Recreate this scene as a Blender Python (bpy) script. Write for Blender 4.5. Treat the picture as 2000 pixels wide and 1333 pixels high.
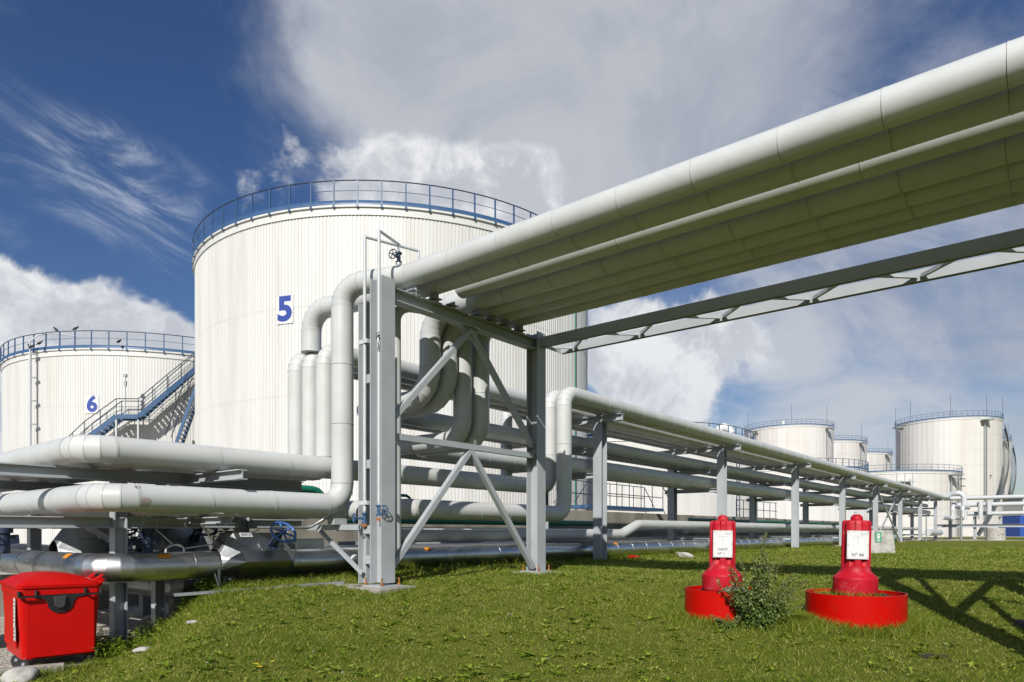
import bpy, bmesh, math, random
import numpy as np
from mathutils import Vector, Matrix
random.seed(7); rng = np.random.default_rng(7)
V = Vector; R = math.radians; PI = math.pi
for o in list(bpy.data.objects): bpy.data.objects.remove(o)
SC = bpy.context.scene; COL = SC.collection

# ------------------------------------------------------------------ camera, sky, sun, exposure
cam_d = bpy.data.cameras.new('camera'); cam = bpy.data.objects.new('camera', cam_d); COL.objects.link(cam)
cam.location = (0, 0, 0.92); cam.rotation_euler = (R(90), 0, 0)
cam_d.sensor_width = 36; cam_d.lens = 36*1325/2000; cam_d.shift_y = 0.18575
cam_d.clip_start = 0.05; cam_d.clip_end = 20000
SC.camera = cam
SUN_EL = 35.2; SUN_TRAVEL = 12.5     # degrees: height of the sun, and the heading its light travels (right of straight ahead)
sun_d = bpy.data.lights.new('sun', 'SUN'); sun_d.energy = 5.0; sun_d.angle = R(0.53); sun_d.color = (1.0, 0.965, 0.905)
sun = bpy.data.objects.new('sun', sun_d); COL.objects.link(sun)
_tr = V((math.sin(R(SUN_TRAVEL))*math.cos(R(SUN_EL)), math.cos(R(SUN_TRAVEL))*math.cos(R(SUN_EL)), -math.sin(R(SUN_EL))))
sun.rotation_euler = _tr.to_track_quat('-Z', 'Y').to_euler(); sun.location = (-10, -20, 30)
SC.view_settings.view_transform = 'Standard'; SC.view_settings.look = 'None'
SC.view_settings.exposure = 0.0; SC.view_settings.gamma = 1.0; SC.view_settings.use_curve_mapping = False
SC.render.engine = 'CYCLES'
SC.cycles.max_bounces = 6; SC.cycles.diffuse_bounces = 1; SC.cycles.glossy_bounces = 3
SC.cycles.transparent_max_bounces = 4; SC.cycles.use_denoising = True

class NT:
    """short helper for node trees"""
    def __init__(s, tree): s.t = tree; s.n = tree.nodes; s.l = tree.links
    def new(s, kind, **kw):
        nd = s.n.new(kind)
        for k, v in kw.items():
            if k.startswith('i_'):
                key = k[2:]; key = int(key) if key.isdigit() else key.replace('_', ' ')
                if isinstance(v, bpy.types.NodeSocket): s.l.new(v, nd.inputs[key])
                else: nd.inputs[key].default_value = v
            else: setattr(nd, k, v)
        return nd
    def put(s, v, sock):
        if isinstance(v, bpy.types.NodeSocket): s.l.new(v, sock)
        else: sock.default_value = v
    def math(s, op, a, b=0.0, c=None, clamp=False):
        nd = s.n.new('ShaderNodeMath'); nd.operation = op; nd.use_clamp = clamp
        s.put(a, nd.inputs[0]); s.put(b, nd.inputs[1])
        if c is not None: s.put(c, nd.inputs[2])
        return nd.outputs[0]
    def vmath(s, op, a, b=(0, 0, 0)):
        nd = s.n.new('ShaderNodeVectorMath'); nd.operation = op
        s.put(a, nd.inputs[0]); s.put(b, nd.inputs[1])
        return nd.outputs['Value'] if op == 'DOT_PRODUCT' else nd.outputs[0]
    def noise(s, vec, scale, detail=4, rough=.55, dist=0.0):
        nd = s.n.new('ShaderNodeTexNoise'); s.put(vec, nd.inputs['Vector'])
        nd.inputs['Scale'].default_value = scale; nd.inputs['Detail'].default_value = detail
        nd.inputs['Roughness'].default_value = rough; nd.inputs['Distortion'].default_value = dist
        return nd.outputs[0]
    def smooth(s, x, lo, hi, a=0.0, b=1.0):
        nd = s.n.new('ShaderNodeMapRange'); nd.interpolation_type = 'SMOOTHSTEP'
        s.put(x, nd.inputs[0]); s.put(lo, nd.inputs[1]); s.put(hi, nd.inputs[2]); s.put(a, nd.inputs[3]); s.put(b, nd.inputs[4])
        return nd.outputs[0]
    def mix(s, f, a, b):
        nd = s.n.new('ShaderNodeMix'); nd.data_type = 'RGBA'
        s.put(f, nd.inputs[0]); s.put(a, nd.inputs[6]); s.put(b, nd.inputs[7])
        return nd.outputs[2]

def sky_dir(px, py):
    return V(((px-1000)/1325, 1.0, (1038-py)/1325)).normalized()

world = bpy.data.worlds.new('World'); SC.world = world; world.use_nodes = True
w = NT(world.node_tree); w.n.clear()
sky = w.new('ShaderNodeTexSky'); sky.sky_type = 'NISHITA'; sky.sun_disc = False
sky.sun_elevation = R(SUN_EL); sky.sun_rotation = R(180+SUN_TRAVEL)
sky.air_density = 1.0; sky.dust_density = 0.6; sky.ozone_density = 2.5; sky.altitude = 50
tc = w.new('ShaderNodeTexCoord'); D = tc.outputs['Generated']
sep = w.new('ShaderNodeSeparateXYZ', i_0=D); DZ = sep.outputs[2]
# cloud layer coordinates: a plane overhead, so clouds shrink towards the horizon
zz = w.math('ADD', w.math('MAXIMUM', DZ, 0.0), 0.22)
inv = w.math('DIVIDE', 1.0, zz)
P2 = w.new('ShaderNodeVectorMath', operation='SCALE', i_0=D); w.l.new(inv, P2.inputs['Scale']); P2 = P2.outputs[0]
def blobs(lst):
    tot = None
    for (px, py, rad, amp) in lst:
        c = sky_dir(px, py); d = w.vmath('DOT_PRODUCT', D, tuple(c))
        cr = math.cos(R(rad))
        m = w.smooth(d, cr, 1.0, 0.0, amp)
        tot = m if tot is None else w.math('ADD', tot, m)
    return tot
n_wisp = w.noise(P2, 2.1, 9, .62, .5)
n_lump = w.noise(D, 6.5, 10, .60, .25)
n_mid = w.noise(D, 3.2, 8, .60, .35)
behind = w.smooth(sep.outputs[1], 0.15, -0.35, 0.0, 0.50)     # the sky out of frame carries on as broken cloud
soft = blobs([(860, 20, 15, .62), (1060, 170, 18, .66), (770, 60, 8, .22), (720, 200, 6, .16), (1330, 60, 15, .40), (1130, 340, 10, .25), (1380, 220, 12, .35), (1850, 0, 26, .36), (1620, 160, 14, .18),
              (1750, 660, 20, .34), (1240, 700, 9, .30), (1450, 800, 12, .22), (1900, 880, 12, .30), (1980, 450, 14, .15), (560, 10, 9, .14), (1290, 410, 4, -.28), (1180, 400, 4, -.22)])
soft_v = w.math('ADD', w.math('ADD', soft, behind), w.math('MULTIPLY', w.math('SUBTRACT', w.math('ADD', w.math('MULTIPLY', n_wisp, .5), w.math('MULTIPLY', n_mid, .5)), .5), 3.4))
soft_m = w.smooth(soft_v, 0.0, 1.10)
cum = blobs([(30, 650, 6.0, .62), (140, 690, 6, .5), (270, 660, 5.5, .58), (345, 700, 5, .5), (20, 740, 8, .7), (-140, 640, 8, .7), (200, 800, 9, .5), (850, 480, 9, .5), (1300, 850, 8, .5),
             (735, 385, 5.2, .62), (830, 410, 6, .6), (960, 385, 6.0, .66), (1040, 375, 5.0, .55), (530, 370, 4.5, .22), (470, 410, 5, .25), (1200, 660, 5, .42),
             (1330, 650, 6, .55), (1260, 730, 7, .5), (1380, 710, 6, .36)])
cum_v = w.math('ADD', cum, w.math('MULTIPLY', w.math('SUBTRACT', n_lump, .5), 2.6))
cum_m = w.smooth(cum_v, 0.28, 0.66)
# high streaks of ice cloud, stretched along one heading
sa = sky_dir(120, 260); sb = sky_dir(420, 420); ax = (sb-sa).normalized(); nn = sa.cross(sb).normalized()
lx = w.vmath('DOT_PRODUCT', D, tuple(ax)); ly = w.vmath('DOT_PRODUCT', D, tuple(nn))
cmb = w.new('ShaderNodeCombineXYZ'); w.l.new(w.math('MULTIPLY', lx, 4.2), cmb.inputs[0]); w.l.new(w.math('MULTIPLY', ly, 15.0), cmb.inputs[1])
n_st = w.noise(cmb.outputs[0], 1.0, 10, .66, 1.1)
st = blobs([(160, 280, 3.4, .34), (230, 320, 3.6, .40), (310, 365, 3.6, .38), (380, 400, 3.2, .25), (50, 330, 3, .22), (130, 375, 3, .28), (200, 415, 3.2, .24), (290, 455, 4, .26), (370, 485, 4, .26), (0, 240, 4.5, .22), (40, 80, 6, .06),
            (640, 90, 7, .12), (1800, 130, 16, .20), (1650, 620, 22, .42)])
st_v = w.math('MULTIPLY', st, w.smooth(n_st, 0.36, 0.78, 0.1, 1.9))
st_m = w.smooth(st_v, 0.02, 1.05, 0.0, 0.54)
# colours
skyc = w.new('ShaderNodeHueSaturation', i_Hue=0.512, i_Saturation=1.22, i_Value=1.0, i_Color=sky.outputs[0]).outputs[0]
bg_sky = w.new('ShaderNodeBackground', i_Color=skyc, i_Strength=0.078)
soft_c = w.mix(w.smooth(n_mid, .40, .62), (.35, .39, .48, 1), (.57, .595, .64, 1))
soft_c = w.mix(w.smooth(soft_v, .75, 1.5, 0, .45), soft_c, (.56, .58, .61, 1))
cum_c = w.mix(w.smooth(cum_v, .40, .95), (.66, .685, .73, 1), (.56, .58, .63, 1))
cum_c = w.mix(w.smooth(w.noise(D, 11.0, 8, .62, .3), .42, .62), cum_c, (.90, .905, .91, 1))
hz = w.smooth(DZ, 0.36, 0.0, 0.0, 0.55)
cl = w.mix(cum_m, soft_c, cum_c)
cl = w.mix(hz, cl, (.56, .60, .67, 1))
bg_c = w.new('ShaderNodeBackground', i_Color=cl, i_Strength=1.0)
bg_st = w.new('ShaderNodeBackground', i_Color=(.56, .62, .74, 1), i_Strength=1.0)
mask = w.math('MAXIMUM', w.math('MULTIPLY', soft_m, .90), w.math('MULTIPLY', cum_m, .93))
m1 = w.new('ShaderNodeMixShader'); w.l.new(st_m, m1.inputs[0]); w.l.new(bg_sky.outputs[0], m1.inputs[1]); w.l.new(bg_st.outputs[0], m1.inputs[2])
m2 = w.new('ShaderNodeMixShader'); w.l.new(mask, m2.inputs[0]); w.l.new(m1.outputs[0], m2.inputs[1]); w.l.new(bg_c.outputs[0], m2.inputs[2])
wo = w.new('ShaderNodeOutputWorld'); w.l.new(m2.outputs[0], wo.inputs[0])
world.cycles.sampling_method = 'MANUAL'; world.cycles.sample_map_resolution = 1024

# ------------------------------------------------------------------ site frame: u runs along the low rack (away, right), v along the overhead pipes (near, right)
AX = V((.6329, .7743, 0)); BX = V((.7743, -.6329, 0)); ZX = V((0, 0, 1)); OO = V((-2.215, 11.6, 0))
def P(u, v, z=0.0): return OO + AX*u + BX*v + ZX*z
def UV(x, y):
    dx, dy = x-OO.x, y-OO.y
    return dx*AX.x+dy*AX.y, dx*BX.x+dy*BX.y
def sstep(a, b, x):
    t = min(1, max(0, (x-a)/(b-a))); return t*t*(3-2*t)
def ground_z(x, y):
    base = -0.085*max(0.0, 12.3-y); base = max(base, -0.78)
    base = base*(1-0.0) if y < 11 else base*sstep(13.2, 11, y)
    t = sstep(-4.9, -6.7, x-.35*(12-min(max(y, 5), 17)))*(1-sstep(60, 100, y))
    z = base*(1-t) + (-0.97)*t
    return z + 0.02*math.sin(x*1.7+y*.6)*math.sin(y*1.3-x*.4)*(1 if abs(x) < 40 and y < 60 else 0)

# ------------------------------------------------------------------ materials
MATS = {}
def mat(name, col, rough=.5, metal=0.0, var=.12, vscale=2.0, bump=0.0, bscale=30, col2=None, spec=.5, stretch=(1, 1, 1), coat=0.0, stain=None):
    # stain: (colour, strength, scale, threshold) - patches of dirt, rust or fading with a shape of their own
    m = bpy.data.materials.new(name); m.use_nodes = True; n = NT(m.node_tree)
    b = m.node_tree.nodes['Principled BSDF']
    g = n.new('ShaderNodeNewGeometry'); mp = n.new('ShaderNodeMapping', i_Vector=g.outputs['Position'], i_Scale=stretch)
    pos = mp.outputs[0]
    f = n.noise(pos, vscale, 6, .62)
    c2 = col2 if col2 else tuple(c*(1-var*2.2) for c in col)
    c = n.mix(n.smooth(f, .38, .72), (*col, 1), (*c2, 1))
    if stain:
        sf = n.noise(pos, stain[2], 9, .68, .6); c = n.mix(n.smooth(sf, stain[3]-.06, stain[3]+.10, 0.0, stain[1]), c, (*stain[0], 1))
    n.l.new(c, b.inputs['Base Color'])
    r = n.math('ADD', n.math('MULTIPLY', n.math('SUBTRACT', n.noise(pos, vscale*3, 4), .5), .25), rough, clamp=True)
    n.l.new(r, b.inputs['Roughness'])
    b.inputs['Metallic'].default_value = metal; b.inputs['Specular IOR Level'].default_value = spec
    b.inputs['Coat Weight'].default_value = coat
    if bump:
        bp = n.new('ShaderNodeBump', i_Strength=bump, i_Distance=.02); n.l.new(n.noise(pos, bscale, 5, .6), bp.inputs['Height'])
        n.l.new(bp.outputs[0], b.inputs['Normal'])
    MATS[name] = m; return m
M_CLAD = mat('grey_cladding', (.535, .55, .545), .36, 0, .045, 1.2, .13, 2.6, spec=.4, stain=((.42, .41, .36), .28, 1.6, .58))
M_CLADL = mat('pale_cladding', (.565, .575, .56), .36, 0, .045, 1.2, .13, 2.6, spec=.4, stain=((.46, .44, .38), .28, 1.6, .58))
M_STEEL = mat('grey_painted_steel', (.395, .42, .44), .45, 0, .05, 1.5, stain=((.30, .22, .15), .35, 3.0, .66))
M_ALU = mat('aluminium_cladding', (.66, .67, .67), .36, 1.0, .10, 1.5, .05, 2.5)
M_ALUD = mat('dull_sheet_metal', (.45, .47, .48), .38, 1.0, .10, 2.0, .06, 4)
M_TANK = mat('tank_white', (.635, .635, .615), .5, 0, .06, .9, 0, 1, (.565, .55, .51), stretch=(1.6, 1.6, .10))
M_TANKF = mat('far_tank_white', (.62, .60, .57), .55, 0, .05, .35, 0, 1, (.545, .515, .475), stretch=(1.5, 1.5, .12))
M_TRIM = mat('tank_trim_white', (.64, .64, .62), .45, 0, .03)
M_BLUE = mat('blue_paint', (.045, .105, .215), .42, 0, .08, 4)
M_BLUED = mat('dark_blue_paint', (.02, .035, .075), .5, 0, .1, 4)
M_WHEEL = mat('bright_blue_paint', (.06, .18, .52), .4, 0, .12, 8)
M_GREEN = mat('green_pipe_paint', (.012, .19, .125), .42, 0, .08, 3)
M_WPIPE = mat('white_pipe_paint', (.56, .58, .59), .4, 0, .05, 4)
M_CONC = mat('concrete', (.36, .34, .30), .9, 0, .16, 2.5, .35, 25, (.23, .215, .185))
M_CONCW = mat('weathered_concrete', (.33, .31, .26), .9, 0, .16, .9, .3, 20, (.17, .155, .125), stretch=(1, 1, .22))
M_RED = mat('red_bin_plastic', (.54, .004, .003), .42, 0, .05, 3, .10, 5, spec=.22, stain=((.30, .02, .015), .55, 7.0, .62))
M_BINGR = mat('green_bin_plastic', (.012, .16, .045), .4, 0, .08, 3)
M_RING = mat('red_gloss_paint', (.48, .003, .0012), .36, 0, .05, 2, spec=.2, stain=((.20, .03, .015), .6, 9.0, .62))
M_BUOY = mat('crimson_plastic', (.46, .007, .02), .5, 0, .07, 4, spec=.25, stain=((.55, .09, .10), .55, 5.0, .56))
M_BLACK = mat('black_plastic', (.018, .018, .02), .45, 0, .1, 6)
M_RUB = mat('dark_rubber', (.02, .02, .02), .8, 0, .1, 9)
M_DARKG = mat('dark_grey_steel', (.10, .115, .13), .5, 0, .1, 3)
M_DARK = mat('dark_iron', (.05, .052, .055), .6, 0, .15, 6)
M_PLATE = mat('white_plate', (.64, .64, .64), .4, 0, .02)
M_INK = mat('blue_ink', (.030, .060, .30), .5, 0, .03)
M_INKG = mat('grey_ink', (.10, .10, .11), .6, 0, .03)
M_INKL = mat('faint_ink', (.42, .40, .40), .6, 0, .03)
M_ORANGE = mat('orange_sticker', (.80, .30, .02), .5, 0, .08, 20)
M_RUST = mat('rusty_bolt', (.36, .13, .03), .8, 0, .2, 20)
M_GALV = mat('galvanised_steel', (.50, .52, .53), .42, .85, .1, 6)
M_CABLE = mat('white_cable', (.62, .62, .60), .5, 0, .05)
M_STONE = mat('pale_stone', (.46, .44, .40), .9, 0, .2, 5, .5, 14)
M_SOIL = mat('dark_soil', (.045, .033, .022), .95, 0, .2, 10, .8, 20)
M_GSIGN = mat('green_sign', (.02, .30, .16), .5, 0, .05)
M_CONT = mat('blue_container_paint', (.03, .09, .38), .5, 0, .08)
M_CONTR = mat('dull_red_paint', (.28, .07, .05), .6, 0, .1)
M_LINER = mat('stained_liner', (.50, .49, .46), .7, 0, .2, 12, .4, 30)

def gravel_mat():
    m = bpy.data.materials.new('gravel'); m.use_nodes = True; n = NT(m.node_tree); b = n.n['Principled BSDF']
    g = n.new('ShaderNodeNewGeometry'); pos = g.outputs['Position']
    vo = n.new('ShaderNodeTexVoronoi', i_Vector=pos, i_Scale=22.0)
    f = n.noise(pos, 3.0, 5, .6)
    c = n.mix(n.smooth(vo.outputs['Color'], .1, .9), (.54, .50, .43, 1), (.36, .33, .28, 1))
    c = n.mix(n.smooth(f, .50, .70), c, (.25, .22, .175, 1))
    n.l.new(c, b.inputs['Base Color']); b.inputs['Roughness'].default_value = .95
    bp = n.new('ShaderNodeBump', i_Strength=.9, i_Distance=.03); n.l.new(n.math('SUBTRACT', 1.0, vo.outputs['Distance']), bp.inputs['Height'])
    n.l.new(bp.outputs[0], b.inputs['Normal']); return m
M_GRAVEL = gravel_mat()
def lawn_mat():
    m = bpy.data.materials.new('lawn'); m.use_nodes = True; n = NT(m.node_tree); b = n.n['Principled BSDF']
    g = n.new('ShaderNodeNewGeometry'); pos = g.outputs['Position']
    a = n.noise(pos, .35, 4, .6); f = n.noise(pos, 9.0, 6, .7); h = n.noise(pos, 60.0, 4, .7)
    c = n.mix(n.smooth(a, .35, .65), (.18, .205, .022, 1), (.145, .180, .020, 1))
    c = n.mix(n.smooth(f, .35, .7), c, (.12, .14, .02, 1))
    c = n.mix(n.smooth(h, .4, .75), c, (.22, .23, .045, 1))
    n.l.new(c, b.inputs['Base Color']); b.inputs['Roughness'].default_value = .95; b.inputs['Specular IOR Level'].default_value = .1
    bp = n.new('ShaderNodeBump', i_Strength=1.0, i_Distance=.06); n.l.new(n.noise(pos, 26, 6, .75), bp.inputs['Height'])
    n.l.new(bp.outputs[0], b.inputs['Normal']); return m
M_LAWN = lawn_mat()
def leaf_mat(name, c1, c2, c3, rough=.55, patch=.5):
    """leaf colours picked per blade by the 'tone' attribute, with patches across the plot"""
    m = bpy.data.materials.new(name); m.use_nodes = True; n = NT(m.node_tree); b = n.n['Principled BSDF']
    at = n.new('ShaderNodeAttribute', attribute_name='tone'); g = n.new('ShaderNodeNewGeometry')
    p = n.noise(g.outputs['Position'], .8, 4, .6)
    t = n.math('ADD', at.outputs['Fac'], n.math('MULTIPLY', n.math('SUBTRACT', p, .5), patch), clamp=True)
    cr = n.new('ShaderNodeValToRGB'); n.l.new(t, cr.inputs[0]); e = cr.color_ramp.elements
    e[0].position = .1; e[0].color = (*c1, 1); e[1].position = .95; e[1].color = (*c3, 1)
    k = e.new(.55); k.color = (*c2, 1)
    n.l.new(cr.outputs[0], b.inputs['Base Color']); b.inputs['Roughness'].default_value = rough; b.inputs['Specular IOR Level'].default_value = .3
    tr = n.new('ShaderNodeBsdfTranslucent'); n.l.new(cr.outputs[0], tr.inputs[0])
    mx = n.new('ShaderNodeMixShader', i_0=.36); n.l.new(b.outputs[0], mx.inputs[1]); n.l.new(tr.outputs[0], mx.inputs[2])
    n.l.new(mx.outputs[0], n.n['Material Output'].inputs[0]); return m
M_GRASS = leaf_mat('grass_blades', (.10, .172, .012), (.250, .300, .023), (.46, .42, .14))
M_WEED = leaf_mat('weed_leaves', (.12, .20, .015), (.25, .335, .028), (.39, .43, .09))
M_BUSH = leaf_mat('bush_leaves', (.075, .14, .030), (.16, .245, .055), (.32, .36, .15), patch=.2)
M_YELL = mat('yellow_petals', (.70, .48, .02), .6, 0, .05)
M_STEM = mat('plant_stem', (.12, .10, .045), .7, 0, .1)
M_FEATH = mat('black_feathers', (.012, .012, .014), .6, 0, .1)

# ------------------------------------------------------------------ mesh helpers
WL = {}                                               # world location of every object made
def tag(o, label=None, cat=None, group=None, kind=None):
    if label: o['label'] = label
    if cat: o['category'] = cat
    if group: o['group'] = group
    if kind: o['kind'] = kind
    return o
def thing(name, label, cat, loc, group=None):
    o = bpy.data.objects.new(name, None); COL.objects.link(o); o.location = loc; o.empty_display_size = .2
    WL[o] = V(loc); return tag(o, label, cat, group)
class MB:
    def __init__(s): s.v = []; s.f = []; s.sm = []
    def add(s, vs, fs, smooth=False):
        b = len(s.v); s.v += [V(x) for x in vs]; s.f += [tuple(i+b for i in f) for f in fs]; s.sm += [smooth]*len(fs); return s
    def box(s, c, x, y, z):                            # centre and three half-extent vectors
        c = V(c); vs = [c+x*i+y*j+z*k for k in (-1, 1) for j in (-1, 1) for i in (-1, 1)]
        fs = [(0, 2, 3, 1), (4, 5, 7, 6), (0, 1, 5, 4), (2, 6, 7, 3), (0, 4, 6, 2), (1, 3, 7, 5)]
        if x.cross(y).dot(z) < 0: fs = [f[::-1] for f in fs]
        return s.add(vs, fs)
    def bar(s, a, b, w, h, up=ZX):                     # rectangular bar from a to b
        a, b = V(a), V(b); d = (b-a); L = d.length; d.normalize()
        side = d.cross(up)
        if side.length < 1e-4: side = d.cross(V((1, 0, 0)))
        side.normalize(); u2 = side.cross(d).normalized()
        return s.box((a+b)/2, d*(L/2), side*(w/2), u2*(h/2))
    def rings(s, rings, smooth=True, close=True):
        n = len(rings[0]); vs = [p for r in rings for p in r]; fs = []
        for i in range(len(rings)-1):
            for j in range(n if close else n-1):
                k = (j+1) % n; fs.append((i*n+j, i*n+k, (i+1)*n+k, (i+1)*n+j))
        return s.add(vs, fs, smooth)
    def cap(s, ring, flip=False):
        f = tuple(range(len(ring))); return s.add(ring, [f[::-1] if flip else f])
    def cyl(s, a, b, r, n=12, r2=None, caps=True):
        a, b = V(a), V(b); r2 = r if r2 is None else r2
        A, B = circ(a, b-a, r, n), circ(b, b-a, r2, n)
        s.rings([A, B])
        if caps: s.cap(A, True); s.cap(B)
        return s
    def tube(s, pts, r, n=8):
        pts = [V(p) for p in pts]; rs = []
        ref = None
        for i, p in enumerate(pts):
            d = (pts[min(i+1, len(pts)-1)]-pts[max(i-1, 0)]).normalized()
            if ref is None: ref = d.orthogonal().normalized()
            ref = (ref-d*ref.dot(d)).normalized(); sd = d.cross(ref)
            rs.append([p+(ref*math.cos(t)+sd*math.sin(t))*r for t in [2*PI*k/n for k in range(n)]])
        s.rings(rs); s.cap(rs[0], True); s.cap(rs[-1]); return s
    def lathe(s, c, prof, n=32, axis=ZX, smooth=True):   # prof: (radius, height)
        c = V(c); rs = [circ(c+axis*h, axis, max(r, 1e-4), n) for r, h in prof]
        if smooth: return s.rings(rs)
        for i in range(len(rs)-1): s.rings(rs[i:i+2])
        return s
    def torus(s, c, axis, R_, r, n=28, m=8):
        axis = V(axis).normalized(); big = circ(V(c), axis, R_, n); rs = []
        for p in big:
            o = (p-V(c)).normalized(); rs.append([p+(o*math.cos(t)+axis*math.sin(t))*r for t in [2*PI*k/m for k in range(m)]])
        rs.append(rs[0]); return s.rings(rs)
    def hbeam(s, a, b, nrm, h=.3, wd=.3, tf=.018, tw=.012):   # H section, flanges face +-nrm
        a, b = V(a), V(b); d = (b-a).normalized(); nrm = (nrm-d*nrm.dot(d)).normalized(); sd = d.cross(nrm)
        H, W_, T = h/2, wd/2, tw/2
        pr = [(-W_, -H), (W_, -H), (W_, -H+tf), (T, -H+tf), (T, H-tf), (W_, H-tf), (W_, H), (-W_, H), (-W_, H-tf), (-T, H-tf), (-T, -H+tf), (-W_, -H+tf)]
        A = [a+sd*x+nrm*y for x, y in pr]; B = [b+sd*x+nrm*y for x, y in pr]; n = len(pr)
        for j in range(n):
            k = (j+1) % n; s.add([A[j], A[k], B[k], B[j]], [(0, 1, 2, 3)])
        for ring, fl in ((A, True), (B, False)):
            for q in ((0, 1, 2, 11), (3, 4, 9, 10), (5, 6, 7, 8)):
                f = [ring[i] for i in q]; s.add(f[::-1] if fl else f, [(0, 1, 2, 3)])
        return s
    def mesh(s, name, off):
        me = bpy.data.meshes.new(name); me.from_pydata([v-off for v in s.v], [], s.f)
        me.polygons.foreach_set('use_smooth', s.sm); me.update(); return me
    def build(s, name, m, parent=None, fix=False):
        off = WL[parent] if parent else V((0, 0, 0))
        me = s.mesh(name, off)
        if fix:
            bm = bmesh.new(); bm.from_mesh(me); bmesh.ops.remove_doubles(bm, verts=bm.verts, dist=1e-5); bmesh.ops.recalc_face_normals(bm, faces=bm.faces); bm.to_mesh(me); bm.free()
        me.materials.append(m); o = bpy.data.objects.new(name, me); COL.objects.link(o)
        if parent: o.parent = parent
        WL[o] = off; return o
def circ(c, axis, r, n):
    axis = V(axis).normalized()
    x = axis.orthogonal().normalized() if abs(axis.z) < .999 else V((1, 0, 0))
    if abs(axis.z) < .9: x = V((0, 0, 1)); x = (x-axis*x.dot(axis)).normalized()
    y = axis.cross(x)
    return [c+(x*math.cos(2*PI*k/n)+y*math.sin(2*PI*k/n))*r for k in range(n)]
def at(me_obj, loc_world, parent, rot=None):           # a second part sharing mesh data, placed at a world point
    o = bpy.data.objects.new(me_obj.name.split('.')[0], me_obj.data); COL.objects.link(o); o.parent = parent
    o.location = V(loc_world)-WL[parent]
    if rot is not None: o.rotation_euler = rot
    WL[o] = V(loc_world); return o
def solo(name, mb, m, label, cat, base, group=None):   # a thing that is one mesh
    t = bpy.data.objects.new('tmp', None); WL[t] = V(base)
    me = mb.mesh(name, V(base)); me.materials.append(m); o = bpy.data.objects.new(name, me); COL.objects.link(o); o.location = V(base)
    bpy.data.objects.remove(t); WL[o] = V(base)
    return tag(o, label, cat, group)
def bevel(o, wd, seg=2, ang=35):
    md = o.modifiers.new('bevel', 'BEVEL'); md.width = wd; md.segments = seg; md.limit_method = 'ANGLE'; md.angle_limit = R(ang); md.harden_normals = False; return o
_txt = {}
def text(s, size, m, centre, right, up, parent, name='lettering', bold=0.0, depth=.002, sx=1.0):
    cu = bpy.data.curves.new('t', 'FONT'); cu.body = s; cu.size = size; cu.align_x = 'CENTER'; cu.align_y = 'CENTER'; cu.extrude = depth; cu.offset = bold; cu.resolution_u = 4
    to = bpy.data.objects.new('t', cu); COL.objects.link(to)
    bpy.context.view_layer.update()
    me = bpy.data.meshes.new_from_object(to.evaluated_get(bpy.context.evaluated_depsgraph_get())); bpy.data.objects.remove(to)
    me.name = name; me.materials.clear(); me.materials.append(m)
    right, up = V(right).normalized(), V(up).normalized(); nr = right.cross(up)
    mt = Matrix((right*sx, up, nr)).transposed().to_4x4(); mt.translation = V(centre)-WL[parent]
    me.transform(mt); o = bpy.data.objects.new(name, me); COL.objects.link(o); o.parent = parent; WL[o] = WL[parent]; return o
def handwheel(mb, c, axis, rad, tube=.012, spokes=5, hub=.03):
    axis = V(axis).normalized(); mb.torus(c, axis, rad, tube); ring = circ(V(c), axis, rad, spokes)
    for p in ring: mb.cyl(V(c), p, tube*.8, 6)
    mb.cyl(V(c)-axis*hub, V(c)+axis*hub, hub, 10); return mb

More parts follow.
